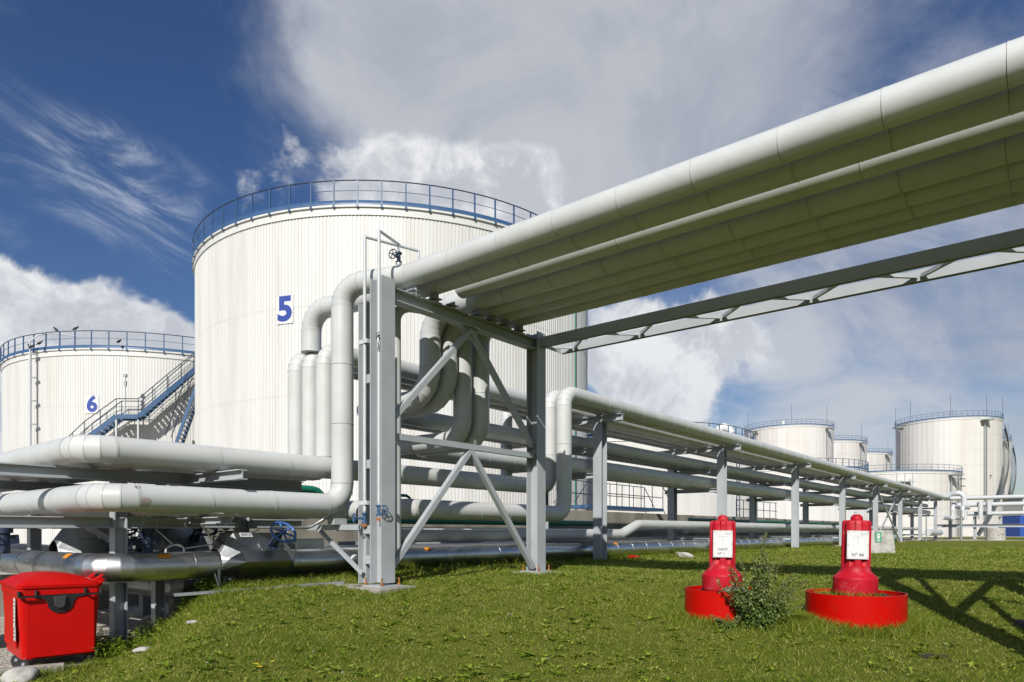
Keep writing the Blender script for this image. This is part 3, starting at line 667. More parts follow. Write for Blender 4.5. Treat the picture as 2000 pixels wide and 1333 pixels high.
pipe('insulated_pipe', 'grey pipe dropping straight behind the portal, nearest the far post', [P(3.72, 14, 5.5), P(3.72, -1.1, 5.5), P(3.72, -1.1, 2.94), P(3.72, -3.25, 2.94), P(78, -3.25, 2.94)], .21, M_CLAD, .42, 1.1, far=(22, 3))

# ------------------------------------------------------------------ low rack pipes (top level, running away to the right)
ZT = 4.65
pipe('insulated_pipe', 'sunlit front pipe on top of the long rack, turning down in a white upright', [P(84, -1.4, ZT), P(7.42, -1.4, ZT), P(7.42, -1.4, 1.38), P(1.72, -1.4, 1.38), P(1.72, -3.9, 1.38)], .21, M_CLADL, .36, 1.05, far=(200, 3))
pipe('insulated_pipe', 'rack pipe turning down just behind the front upright, then left along the upper left pair', [P(84, -1.93, ZT), P(7.5, -1.93, ZT), P(7.5, -1.93, 2.13), P(-3.9, -1.93, 2.13), P(-3.9, -14, 2.13)], .205, M_CLADL, .36, 1.3, far=(60, 1.3))
trio = [(-2.62, 'right', .7), (-3.10, 'middle', .7), (-3.62, 'left', .7)]
for k, (v_, w_, u_) in enumerate(trio):
    ue = [-3.35, -2.85, -2.35][k]
    pipe('insulated_pipe', f'rack pipe dropping as the {w_} of three white uprights before tank 5', [P(84+.6*k, v_, 4.60), P(u_, v_, 4.60), P(u_, v_, 2.12), P(ue, v_, 2.12), P(ue, -14, 2.12)], .19, M_CLADL, .30, 1.9, far=(60, 3))
pipe('insulated_pipe', 'rack pipe on the shaded far edge of the top level', [P(85, -4.15, 4.60), P(8.3, -4.15, 4.60), P(8.3, -4.15, 2.6)], .18, M_CLAD, .30, 3)
pipe('insulated_pipe', 'second shaded pipe behind the lower left sunlit pipe', [P(1.0, -2.5, 1.36), P(-2.8, -2.5, 1.36), P(-2.8, -14, 1.36)], .19, M_CLAD, .36, 1.5)
pipe('insulated_pipe', 'third pipe behind the lower left sunlit pipe, added to deepen the shade below', [P(.6, -3.05, 1.36), P(-2.3, -3.05, 1.36), P(-2.3, -14, 1.36)], .19, M_CLAD, .36, 2.5)  # extra row pipe, put in to close sunlit gaps on the ground
pipe('insulated_pipe', 'fourth pipe behind the lower left sunlit pipe, added for denser shade below', [P(.4, -3.6, 1.36), P(-1.75, -3.6, 1.36), P(-1.75, -14, 1.36)], .19, M_CLAD, .36, 2.5)  # also added, to keep sun off the ground behind the row
pipe('insulated_pipe', 'grey pipe on the lower middle shelf of the rack, nearest its front posts', [P(8.6, -4.4, 2.93), P(8.6, -2.55, 2.93), P(78, -2.55, 2.93)], .23, M_CLAD, .4, 1.1, far=(22, 3))
pipe('insulated_pipe', 'grey pipe on the upper middle shelf of the rack, nearest its front posts', [P(8.9, -4.4, 3.69), P(8.9, -2.75, 3.69), P(78, -2.75, 3.69)], .19, M_CLAD, .4, 1.1, far=(22, 3))
# ground-level metal pipes
ML = pipe('metal_clad_pipe', 'shiny metal clad pipe lying low across the scene behind the red bin', [P(-3.45, -14, .33), P(-3.45, -2.6, .33), P(62, -2.6, .31)], .235, M_ALU, .42, 1.0, gore=18, far=(45, 2.5), cat='metal pipe')
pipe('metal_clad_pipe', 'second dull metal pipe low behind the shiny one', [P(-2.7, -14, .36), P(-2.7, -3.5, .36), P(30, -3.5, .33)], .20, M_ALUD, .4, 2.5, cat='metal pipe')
pipe('metal_clad_pipe', 'third dull metal pipe low under the left pipes, added to block sunlight', [P(-2.0, -14, .36), P(-2.0, -4.4, .36), P(10, -4.4, .33)], .24, M_ALUD, .4, 2.5, cat='metal pipe')  # added to block sun and clutter the dark space at lower left
pipe('metal_clad_pipe', 'fourth dull metal pipe low under the left pipes, added to block sunlight', [P(-1.3, -14, -.2), P(-1.3, -5.0, -.2), P(6, -5.0, -.2)], .26, M_ALUD, .4, 2.5, cat='metal pipe')  # second added metal run, there to shade and fill the same space
pipe('insulated_pipe', 'low grey pipe with a sunlit S step beside the rack posts', [P(2.6, -3.0, .82), P(13.2, -3.0, .82), P(14.4, -3.0, 1.17), P(76, -3.0, 1.17)], .165, M_CLADL, .5, 1.6, far=(50, 3))
pipe('insulated_pipe', 'thin shaded pipe along the rack near the concrete wall', [P(20, -3.75, .95), P(70, -3.75, .95)], .11, M_CLAD, .4, 4)
# green pipes
pipe('green_pipe', 'dark green pipe stepping down behind the portal and along the concrete wall', [P(-5.5, -5.2, 2.0), P(2.3, -5.2, 1.93), P(2.9, -5.2, 1.22), P(15.5, -5.2, 1.22)], .10, M_GREEN, .3, 6, bead=False, cat='green pipe')
pipe('green_pipe', 'straight green pipe low behind the right end of the rack', [P(24, -5.4, 1.5), P(60, -5.4, 1.5)], .09, M_GREEN, .3, 9, bead=False, cat='green pipe')
c0 = P(3.9, -5.3, 1.92); t = thing('valve_insulation', 'short shiny capsule on a green branch pipe behind the portal', 'pipe jacket', c0)
mb = MB(); mb.cyl(c0, c0+AX*.95+ZX*.03, .13, 20); mb.build('jacket', M_ALU, t)
mb = MB(); mb.cyl(c0+AX*.95, c0+AX*1.03, .15, 16); mb.cyl(c0+AX*1.03, c0+AX*1.15, .07, 12); mb.tube([c0+AX*1.1, c0+AX*1.4+ZX*.0, c0+AX*1.52-ZX*.06, c0+AX*1.55-ZX*.5], .045, 8); mb.build('branch_pipe', M_GREEN, t)

# ------------------------------------------------------------------ rack bents
us = [10.11, 19.54, 29.29, 38.92, 48.58, 58.2, 68.4, 78.36]
VF, VB = -1.94, -4.15
def bent():
    t = thing('rack_bent', '', 'pipe rack frame', P(0, VF, 0), 'frames of the long pipe rack')
    mb = MB(); mb.hbeam(P(0, VF, .0), P(0, VF, 4.22), AX, .32, .30, .02, .014); mb.build('front_post', M_STEEL, t)
    mb = MB(); mb.hbeam(P(0, VB, -.3), P(0, VB, 4.22), AX, .32, .30, .02, .014); mb.build('rear_post', M_STEEL, t)
    mb = MB(); mb.hbeam(P(0, -1.15, 4.32), P(0, -4.95, 4.32), ZX, .20, .20); mb.build('top_beam', M_STEEL, t)
    for z_, e in ((3.40, -4.6), (2.62, -4.5), (.55, -4.1)): mb = MB(); mb.hbeam(P(0, VF-.16, z_), P(0, e, z_), ZX, .16, .16); mb.build('mid_beam', M_STEEL, t)
    for v_ in (-1.4, -1.93, -2.62, -3.10, -3.62, -4.15): mb = MB(); mb.box(P(0, v_, 4.435), AX*.14, BX*.07, ZX*.02); mb.build('pipe_shoe', M_STEEL, t)
    mb = MB(); mb.box(P(0, VF, -.17), AX*.36, BX*.36, ZX*.2); o = mb.build('footing', M_CONC, t); bevel(o, .02)
    return t
src = bent()
lab = ['grey rack frame nearest the portal, first of the long row', 'grey rack frame behind the left red buoy', 'grey rack frame between the two red buoys', 'grey rack frame behind the right red buoy',
       'grey rack frame at the left foot of the crossed braces', 'grey rack frame at the right foot of the crossed braces', 'grey rack frame second from the far end of the row', 'grey rack frame at the far end of the row']
for k, u in enumerate(us):
    if k == 0: t = src
    else:
        t = src.copy(); COL.objects.link(t)
        for ch in src.children: c = ch.copy(); COL.objects.link(c); c.parent = t
    t.location = P(u, VF, 0); t['label'] = lab[k]; WL[t] = V(t.location)
t = thing('cross_brace', 'grey X bracing between two rack posts in the distance', 'bracing', P(48.6, VF, 0))
mb = MB(); mb.bar(P(us[4]+.2, VF+.02, 4.1), P(us[5]-.2, VF+.02, .1), .09, .12); mb.build('brace', M_STEEL, t)
mb = MB(); mb.bar(P(us[4]+.2, VF-.10, .1), P(us[5]-.2, VF-.10, 4.1), .09, .12); mb.build('brace', M_STEEL, t)
# cable trays and lean steel under the rack
for (z_, v_, lb) in ((.62, -4.6, 'shaded steel channel along the concrete wall, lower of two'), (.98, -4.75, 'pale steel channel along the concrete wall, upper of two')):
    mb = MB(); mb.bar(P(2.5, v_, z_), P(60, v_, z_), .10, .10); solo('steel_channel', mb, M_STEEL, lb, 'channel', P(2.5, v_, z_))
# supports under the left pipe bends
def left_support(v0, label, h=(-.95,)):
    t = thing('pipe_support', label, 'pipe support', P(-3, v0, -1))
    for z_, e0, e1 in ((1.06, -4.9, .4), (1.83, -4.9, .4)): mb = MB(); mb.hbeam(P(e0, v0, z_), P(e1, v0, z_), ZX, .18, .16); mb.build('beam', M_STEEL, t)
    for u in (-3.05, -.9): mb = MB(); mb.hbeam(P(u, v0+.02, -1.2), P(u, v0+.02, 1.74), AX, .20, .20); mb.build('post', M_STEEL, t)
left_support(-3.0, 'dark steel support just behind the left pipe bends')
left_support(-7.2, 'dark steel support further back under the left pipes')
t = thing('pipe_support', 'steel trestle under the two pipes left of the portal', 'pipe support', P(-1.9, -1.7, -1))
mb = MB(); mb.hbeam(P(-1.9, -1.15, 1.83), P(-1.9, -4.3, 1.83), ZX, .16, .16); mb.build('beam', M_STEEL, t)
mb = MB(); mb.hbeam(P(-1.9, -1.5, 1.1), P(-1.9, -4.3, 1.1), ZX, .12, .16); mb.build('beam', M_STEEL, t)
for v_ in (-4.2,): mb = MB(); mb.hbeam(P(-1.9, v_, -1.0), P(-1.9, v_, 1.74), AX, .18, .18); mb.build('post', M_STEEL, t)

# ------------------------------------------------------------------ concrete
mb = MB(); mb.box(P(32, -6.6, .4), AX*32.6, BX*.12, ZX*1.38); o = solo('bund_wall', mb, M_CONCW, 'long weathered concrete bund wall behind the pipe rack', 'wall', P(32, -6.6, -.98)); bevel(o, .02)
mb = MB(); mb.box(P(.3, -9.4, -.62), AX*4.6, BX*.13, ZX*.56); o = solo('retaining_wall', mb, M_CONCW, 'low shaded concrete wall behind the left metal pipes', 'wall', P(.3, -9.4, -1.2)); bevel(o, .02)
mb = MB(); mb.bar(P(-.05, -1.0, .0), P(-2.6, -2.0, -.10), .03, .05); o = solo('perforated_rail', mb, M_GALV, 'galvanised perforated rail lying on the grass edge left of the portal', 'rail', P(-.05, -1.0, -.05))
t = thing('access_platform', 'blue access platform with thin handrails in front of the white tanks behind the rack', 'platform', P(22, -8.2, 1.7))
mb = MB(); mb.box(P(22, -8.2, 2.05), AX*3.6, BX*.6, ZX*.08); mb.build('deck', M_BLUE, t)
mb = MB()
for v_ in (-7.65, -8.75):
    for u in np.arange(18.4, 25.7, 1.2): mb.cyl(P(u, v_, 2.1), P(u, v_, 3.3), .022, 5)
    for h_ in (3.3, 2.7): mb.cyl(P(18.4, v_, h_), P(25.6, v_, h_), .022, 5)
for u0, u1 in ((18.4, 17.2), (25.6, 26.8)):
    for v_ in (-7.65, -8.75): mb.cyl(P(u0, v_, 3.3), P(u1, v_, 2.2), .022, 5); mb.cyl(P(u0, v_, 2.1), P(u1, v_, 1.0), .022, 5)
mb.build('handrail', M_BLUED, t)
t = thing('access_platform', 'second thin railed platform further right in front of the white tanks', 'platform', P(40, -8.2, 1.7))
mb = MB(); mb.box(P(40, -8.2, 1.8), AX*4, BX*.6, ZX*.08); mb.build('deck', M_BLUE, t); mb = MB()
for u in np.arange(36, 44.1, 1.3): mb.cyl(P(u, -7.65, 1.85), P(u, -7.65, 3.0), .025, 5)
for h_ in (3.0, 2.4): mb.cyl(P(36, -7.65, h_), P(44, -7.65, h_), .025, 5)
for s_ in (-.25, .25): mb.cyl(P(37+s_, -7.9, 1.8), P(37+s_, -7.9, 6.5), .03, 5)
for k in range(14): mb.cyl(P(36.75, -7.9, 2+.32*k), P(37.25, -7.9, 2+.32*k), .02, 5)
mb.build('handrail', M_BLUED, t)

# ------------------------------------------------------------------ vent pipes on the portal
def gate_valve(parent, c, axis, wdir, s=1.0, m=M_BLUE):
    mb = MB(); a = V(axis).normalized(); wd = V(wdir).normalized()
    for k in (-1, 1): mb.cyl(c+a*(.085*k-.012)*s, c+a*(.085*k+.012)*s, .06*s, 14)
    mb.cyl(c-a*.08*s, c+a*.08*s, .035*s, 12); mb.cyl(c, c+wd*.13*s, .032*s, 10, .022*s); mb.cyl(c+wd*.12*s, c+wd*.2*s, .01*s, 6)
    for k in range(5):
        an = 2*PI*k/5; e = circ(V((0, 0, 0)), a, .046*s, 5)[k]
        for q in (-1, 1): mb.cyl(c+e+a*(.085*q-.02)*s, c+e+a*(.085*q+.02)*s, .009*s, 5)
    o = mb.build('valve', m, parent); mb = MB(); handwheel(mb, c+wd*.2*s, wd, .085*s, .010*s, 5, .016*s); mb.build('handwheel', M_BLUE if m is not M_BLUED else m, o)
t = thing('vent_pipe', 'thin white vent pipe on the rear post, left of the two vents', 'pipe', P(.02, -.5, 1.0))
dr = AX*math.cos(R(13.6))+BX*math.sin(R(13.6)); b0 = P(.02, -.5, 6.12)
mb = MB(); mb.tube([P(.02, -.5, 1.27), P(.02, -.5, 6.10)], .030, 10); mb.tube([b0-ZX*.02, b0+dr*1.09], .028, 10); mb.tube([b0+dr*1.07+ZX*.01, b0+dr*1.07-ZX*.5], .026, 8); mb.build('pipe_run', M_WPIPE, t)
for z_ in (1.42, 4.25): mb = MB(); mb.box(P(.04, -.5, z_), AX*.06, BX*.11, ZX*.035); mb.build('clamp', M_WPIPE, t)
gate_valve(t, P(.02, -.5, 1.15), ZX, -AX*.9-BX*.4, .95); mb = MB(); mb.cyl(P(.02, -.5, 1.0), P(.02, -.5, 1.05), .055, 12); mb.build('blind_flange', M_RUST, t)
t = thing('vent_pipe', 'thin white vent pipe in the near post, its top bar meeting a blue valve', 'pipe', P(-.1, .03, 1.1))
b1 = P(-.1, .03, 6.04); dr = (V((math.sin(R(21.2)), math.cos(R(21.2)), 0)))
mb = MB(); mb.tube([P(-.1, .03, 1.40), P(-.1, .03, 6.02)], .028, 10); mb.tube([b1-ZX*.02, b1+dr*.67], .026, 10); mb.tube([b1+dr*.65+ZX*.01, b1+dr*.65-ZX*.12], .024, 8); mb.build('pipe_run', M_WPIPE, t)
gate_valve(t, P(-.1, .03, 1.27), ZX, BX*.75-AX*.2, .95); mb = MB(); mb.cyl(P(-.1, .03, 1.10), P(-.1, .03, 1.15), .05, 12); mb.build('blind_flange', M_RUST, t)
pv = b1+dr*.65; pv.z = 5.80; gate_valve(t, pv, ZX, -AX*.75+BX*.3-V((.1, 0, 0)), .95, M_BLUED)
mb = MB(); mb.cyl(V((pv.x, pv.y, 5.64)), V((pv.x, pv.y, 5.73)), .055, 12); mb.build('flange', M_WPIPE, t)
mb = MB(); p_ = P(-.12, .06, 4.25)
for k in range(7): mb.tube([p_+V((random.uniform(-.05, .05), random.uniform(-.05, .02), random.uniform(-.08, .08))), p_+V((random.uniform(-.06, .06), -.03, random.uniform(-.1, .1))), p_+V((random.uniform(-.03, .06), 0, random.uniform(-.3, .0)))], .008, 5)
mb.build('wire_tie', M_GALV, t)

# ------------------------------------------------------------------ valve box on the metal pipe, handwheel, conduits
def valve_box(label, u0, u1, v0, z0, m, txt=None, hw=True, scale=1.0, r=.24, front=.52):
    t = thing('valve_box', label, 'valve box', P((u0+u1)/2, v0, z0-.3))
    def sec(u, k):                                     # six-sided section in (v, z)
        pr = [(-.30, .46), (.10, .46), (front, .02), (.16, -.36), (-.20, -.36), (-.46, .05)]
        return [P(u, v0+a*k, z0+b*k) for a, b in pr]
    d = .24*scale
    A0 = circ(P(u0, v0, z0), AX, r+.01, 24); A1, A2 = sec(u0+d, scale), sec(u1-d, scale); A3 = circ(P(u1, v0, z0), AX, r+.01, 24)
    mb = MB(); mb.rings([A1, A2], False); mb.build('box_shell', m, t, fix=True)
    def cone(ring, sc, flip):
        mb = MB(); c = len(ring); rc = sum(ring, V())/c; sc_c = sum(sc, V())/6     # folded sheet: flat triangles from the box corners to the round end
        def ang(p, o): d_ = p-o; return math.atan2(d_.dot(ZX), d_.dot(BX))
        ca = [ang(p, sc_c) for p in sc]
        own = [min(range(6), key=lambda k: abs((ang(p, rc)-ca[k]+PI) % (2*PI)-PI)) for p in ring]
        for i in range(c):
            j = (i+1) % c; mb.add([ring[i], ring[j], sc[own[i]]], [(0, 1, 2)])
            if own[i] != own[j]: mb.add([ring[j], sc[own[j]], sc[own[i]]], [(0, 1, 2)])
        mb.build('end_cone', m, t, fix=True)
    cone(A0, A1, False); cone(A3, A2, True)
    up = (A1[1]-A1[2]).normalized(); nrm = (-AX).cross(up)*-1; nrm = AX.cross(up); nrm = nrm if nrm.dot(BX) > 0 else -nrm
    mid = (A1[1]+A1[2]+A2[1]+A2[2])/4
    mb = MB(); mb.box(mid+nrm*.004+up*.02, AX*((u1-u0)/2-d), up*.004, nrm*.004); mb.box(mid+nrm*.004-AX*.05-up*.08, AX*.004, up*.17, nrm*.004); mb.build('seam', m, t)
    mb = MB(); mb.box(mid+nrm*.012-AX*.07+up*.02, AX*.012, up*.05, nrm*.008); mb.build('latch', M_GALV, t)
    if txt:
        pc = A1[1]+AX*.19*scale-up*.06+nrm*.006; mb = MB(); mb.box(pc, AX*.115, up*.05, nrm*.002); mb.build('label_plate', M_PLATE, t)
        text(txt, .085, M_INKG, pc+nrm*.004, AX, up, t, 'lettering', bold=.002)
    if hw:
        ax = (BX*.78-AX*.05+ZX*.62).normalized(); b = mid+AX*.16*scale+up*.02; c = b+ax*.40+AX*.06
        mb = MB(); o1 = ax.orthogonal().normalized(); o2 = ax.cross(o1)
        for k in (-1, 1): mb.bar(b+o1*.07*k-ax*.05, b+o1*.05*k+ax*.30, .035, .03)
        mb.cyl(b-ax*.06, b+ax*.01, .10, 14); mb.cyl(b+ax*.28, b+ax*.33, .06, 12); mb.cyl(b, c, .016, 8)
        for k in range(6): q = circ(b, ax, .085, 6)[k]; mb.cyl(q-ax*.03, q+ax*.035, .014, 6)
        y = mb.build('yoke', M_BLUED, t); mb = MB(); handwheel(mb, c, ax, .225, .024, 6, .036); mb.build('handwheel', M_WHEEL if txt else M_BLUED, y)
    return t
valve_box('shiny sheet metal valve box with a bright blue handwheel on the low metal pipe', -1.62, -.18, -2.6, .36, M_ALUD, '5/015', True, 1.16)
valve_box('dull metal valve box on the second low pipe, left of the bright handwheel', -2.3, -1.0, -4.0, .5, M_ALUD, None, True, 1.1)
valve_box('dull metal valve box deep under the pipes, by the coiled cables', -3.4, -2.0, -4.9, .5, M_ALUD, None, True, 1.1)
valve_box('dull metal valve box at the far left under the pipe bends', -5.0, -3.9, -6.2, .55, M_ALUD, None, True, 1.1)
# valve actuators and cables in the shade
def actuator(label, c, s=1.0):
    t = thing('valve_actuator', label, 'valve actuator', c); mb = MB(); mb.cyl(c, c+ZX*.34*s, .09*s, 12); mb.cyl(c+ZX*.34*s, c+ZX*.42*s, .13*s, 12); mb.bar(c+ZX*.2-AX*.24*s, c+ZX*.24+AX*.2*s, .13*s, .15*s); mb.build('body', M_BLUED, t)
    mb = MB(); handwheel(mb, c+ZX*.22-AX*.28*s+BX*.08, BX*.7-AX*.5, .17*s, .013, 5); mb.build('handwheel', M_BLUED, t)
    mb = MB()
    for k in (-1, 1): mb.torus(c+ZX*.52*s+AX*.11*k, BX, .075*s, .022*s, 14, 6)
    mb.build('lifting_eye', M_BLUED, t)
actuator('dark blue valve actuator with lifting eyes, right of the dark post under the left pipes', P(-2.55, -3.1, .55), 1.0)
actuator('dark valve actuator far left beneath the pipe bends', P(-4.2, -4.6, .55), 1.0)
actuator('dark blue valve actuator behind the low pipe, near the portal bracket', P(-.35, -4.4, .55), .9)
def coil(label, c, axis, r, turns=4, rt=.010, tails=()):
    mb = MB(); ax = V(axis).normalized(); pts = []; x = ax.orthogonal().normalized(); y = ax.cross(x); N = 26*turns
    for k in range(N+1):
        a = 2*PI*k/26; rr = r*(1+.10*math.sin(k*.7)); pts.append(V(c)+x*math.cos(a)*rr+y*math.sin(a)*rr+ax*(.03*math.sin(k*.23)))
    mb.tube(pts, rt, 6)
    for tl in tails: mb.tube(tl, rt, 6)
    return solo('cable_coil', mb, M_CABLE, label, 'cable', V(c))
coil('white cable coil hanging among the shaded valves right of the dark post', P(-2.15, -2.95, .55), BX-AX*.3, .14, 4, .011, [[P(-2.2, -2.95, .7), P(-2.45, -3.0, .95), P(-2.4, -3.0, 1.2)], [P(-2.0, -2.9, .62), P(-1.4, -2.9, .70), P(-.7, -2.7, .95)]])
coil('white cable coil hanging beside the bright blue handwheel', P(-.42, -2.1, .62), BX-AX*.6, .10, 5, .010, [[P(-.42, -2.1, .75), P(-.5, -2.1, .95)]])
coil('white cable coil under the junction box on the grass edge', P(-1.75, -2.2, -.14), BX-AX*.4, .085, 4, .012, [[P(-1.75, -2.2, -.06), P(-1.8, -2.25, .2)]])
c = P(-1.6, -2.25, .03); t = thing('junction_box', 'small dark junction box on a bracket under the metal pipe', 'junction box', c)
mb = MB(); mb.box(c+AX*.05, AX*.07, BX*.05, ZX*.11); mb.build('box', M_BLACK, t); mb = MB(); mb.bar(c-AX*.12-ZX*.15, c-AX*.12+ZX*.25, .05, .03); mb.build('bracket', M_STEEL, t)
mb = MB(); mb.box(c+BX*.052+AX*.05+ZX*.06, AX*.025, BX*.002, ZX*.014); mb.box(c+BX*.052+AX*.05-ZX*.05, AX*.025, BX*.002, ZX*.014); mb.build('label', M_PLATE, t)
mb = MB(); mb.tube([P(-.45, -2.0, .98), P(-.05, -2.02, 1.0), P(.28, -1.55, 1.33)], .028, 8); mb.tube([P(-.9, -2.0, .98), P(-.1, -2.0, .98)], .022, 8); solo('conduit', mb, M_GALV, 'grey conduit arm slanting up beside the blue handwheel', 'conduit', P(-.45, -2, .98))
mb = MB(); mb.tube([P(-1.95, -2.6, 1.15), P(-1.62, -2.62, .72)], .014, 6); mb.tube([P(-2.6, -3.0, 1.2), P(-2.75, -3.0, .8)], .014, 6); solo('stay_rod', mb, M_GALV, 'thin stay rods slanting between the pipes left of the handwheel', 'rod', P(-1.95, -2.6, .9))
mb = MB(); c = P(-1.6, -2.55, .70); mb.box(c, AX*.05+ZX*.05, BX*.05, (ZX-AX)*.04); o = solo('cable_gland_box', mb, M_BLACK, 'small black box on the slanting rod above the metal pipe', 'box', c); bevel(o, .01)
# box-shaped insulated branches seen above the low pipe
mb = MB(); c = P(.55, -3.1, .62); mb.box(c, AX*.34, BX*.2, ZX*.16); o = solo('insulation_box', mb, M_ALUD, 'square metal insulation box behind the bracket brace', 'insulation box', c); bevel(o, .03)
# orange stickers lie flat on the metal pipe, so they are parts of it
def sticker(u, vertical=False, vleg=None):
    if vleg is None: c = P(u, -2.6, .33); along = AX; out = BX
    else: c = P(-3.45, vleg, .33); along = BX; out = -AX
    mb = MB(); rings = []
    for k in range(5):
        a = R(38+6*k if vleg is None else 40+7*k); e = out*math.cos(a)+ZX*math.sin(a); rings.append([c+along*-.10+e*.2405, c+along*.10+e*.2405])
    mb.rings(rings[::-1] if vleg is None else rings, True, close=False); mb.build('sticker', M_ORANGE, ML)
sticker(-2.55); sticker(-6.0, vleg=-3.6); sticker(3.4); sticker(11.9)

# ------------------------------------------------------------------ red wheeled bin and its green neighbour
def wheeled_bin(label, c, fr, m, sticks=True, group=None):
    """c: near corner on the ground of the visible face; fr: heading of that face"""
    f = V((fr[0], fr[1], 0)).normalized(); b_ = V((-f.y, f.x, 0)); t = thing('wheeled_bin', label, 'bin', c)
    W_, Dp = .96, 1.30
    def q(x, y, z): return V(c)+f*(x*W_)+b_*(y*Dp)+ZX*z
    zb, zt = .175, 1.13; ins = .035
    def ring(z, k, rad=.07, n=5):
        x0, x1, y0, y1 = k/W_, 1-k/W_, k/Dp, 1-k/Dp; out = []
        for (cx, cy, a0) in ((x0+rad/W_, y0+rad/Dp, 180), (x1-rad/W_, y0+rad/Dp, 270), (x1-rad/W_, y1-rad/Dp, 0), (x0+rad/W_, y1-rad/Dp, 90)):
            for j in range(n): a = R(a0+90*j/(n-1)); out.append(q(cx+math.cos(a)*rad/W_, cy+math.sin(a)*rad/Dp, z))
        return out
    mb = MB(); rs = [ring(zb+.02, .07), ring(zb, .05), ring(zb+.06, .042), ring(zt-.10, .004), ring(zt-.09, -.012), ring(zt, -.012)]
    mb.rings(rs[0:2]); mb.rings(rs[1:4]); mb.rings(rs[3:5], False); mb.rings(rs[4:6], False); mb.cap(rs[0], True); mb.cap(rs[5])
    body = mb.build('bin_body', m, t)
    mb = MB()                                          # moulded side panel, skirt blocks at the foot
    mb.box(q(.012, .5, .62), f*.012, b_*.42, ZX*.30); mb.box(q(.5, -.006, .60), f*.40, b_*.006, ZX*.40); o = mb.build('moulded_panel', m, t); bevel(o, .006)
    mb = MB(); lid = []                                # domed lid, lower on the hinge side
    for (z, k, sq) in ((zt+.005, -.03, 0), (zt+.045, -.035, 0), (zt+.06, -.01, 0), (zt+.13, .10, .0), (zt+.175, .22, 0), (zt+.195, .36, 0)):
        rr = ring(z, k, .10)
        lid.append([p-ZX*(.05*max(0, (p-V(c)).dot(f)/W_-.3))*(1 if z > zt+.05 else .3) for p in rr])
    mb.rings(lid[:3], False); mb.rings(lid[2:]); mb.cap(lid[-1]); lo = mb.build('lid', m, t)
    for y in (.10, .42):
        mb = MB(); mb.bar(q(.90, y, zt+.02), q(1.08, y, zt+.13), .07, .07); mb.bar(q(.97, y, zt-.04), q(1.08, y, zt+.12), .07, .06); o = mb.build('hinge_arm', m, t); bevel(o, .012)
        mb = MB(); mb.cyl(q(1.07, y, zt+.12)-b_*.055, q(1.07, y, zt+.12)+b_*.055, .026, 10); mb.build('hinge_pin', M_BLACK, o)
    mb = MB(); pr = [(-.30, .0), (.30, .0), (.30, -.03), (.19, -.05), (.155, -.10), (.14, -.17), (.10, -.22), (.04, -.25), (-.04, -.25), (-.10, -.22), (-.14, -.17), (-.155, -.10), (-.19, -.05), (-.30, -.03)]
    A = [q(.49, 0, zt-.095)+f*x+ZX*z-b_*.03 for x, z in pr]; B = [p+b_*.06 for p in A]; mb.cap(A); mb.rings([B, A], False); lk = mb.build('lock_shield', M_BLACK, t, fix=True)
    mb = MB(); A = [q(.48, 0, zt-.10)+f*x+ZX*z-b_*.075 for x, z in ((-.06, -.03), (.06, -.03), (.05, -.14), (.02, -.17), (-.02, -.17), (-.05, -.14))]; B = [p+b_*.06+(p-q(.48, 0, zt-.2)-b_*0)*.25*V((1, 1, 1)).x for p in A]; mb.cap(A); mb.rings([B, A], False); mb.build('lock_knob', M_DARK, lk, fix=True)
    for x in (.10, .90):
        mb = MB(); a, b2 = q(x-.10, 0, zt-.105)-b_*.075, q(x+.10, 0, zt-.105)-b_*.075; mb.bar(a, b2, .028, .022); mb.bar(a, a+b_*.08, .028, .022); mb.bar(b2, b2+b_*.08, .028, .022)
        for p_ in (a, b2): mb.bar(p_+b_*.05, p_+b_*.05-ZX*.0+ZX*.08, .03, .03)
        mb.build('handle', M_BLACK, t)
    for (x, y) in ((.09, .08), (.90, .10), (.08, .42), (.9, .88)):
        p_ = q(x, y, .095); axw = (f*.8+b_*.5).normalized(); mb = MB(); mb.cyl(p_-axw*.026, p_+axw*.026, .095, 18); wl = mb.build('wheel', M_RUB, t)
        mb = MB(); mb.cyl(p_-axw*.026, p_+axw*.026, .04, 12); mb.build('hub', M_GALV, wl); mb = MB()
        for k in (-1, 1): mb.bar(p_+axw*.034*k, p_+axw*.03*k+ZX*.10+f*.03, .045, .006, axw)
        mb.box(p_+ZX*.10+f*.03, f*.05, b_*.05, ZX*.006); mb.build('caster_fork', M_GALV, wl)
    if sticks:
        for (y, z, ht, wd) in ((.30, .80, .20, .055), (.28, .52, .09, .06)):
            mb = MB(); nrm = -f; off = -(.018+.012*0); p_ = q(0, y-.14, z)-f*.016+f*.0; mb.box(p_, b_*wd, ZX*ht, f*.002); mb.build('sticker', M_PLATE, t); mb = MB()
            for k in range(6 if ht > .1 else 3): mb.box(p_-f*.003+ZX*(ht*.75-k*ht*(.27 if ht > .1 else .6))+b_*random.uniform(-.01, .01), b_*wd*random.uniform(.4, .8), ZX*.008, f*.0008)
            mb.build('sticker_print', M_INKG, t)
    return t
wheeled_bin('red four wheeled waste bin with black lock shield standing on the gravel', (-6.56, 9.02, -.985), (.70, .70), M_RED)
wheeled_bin('green waste bin just showing behind the left side of the red bin', (-8.95, 9.9, -.98), (.78, .62), M_BINGR, False)
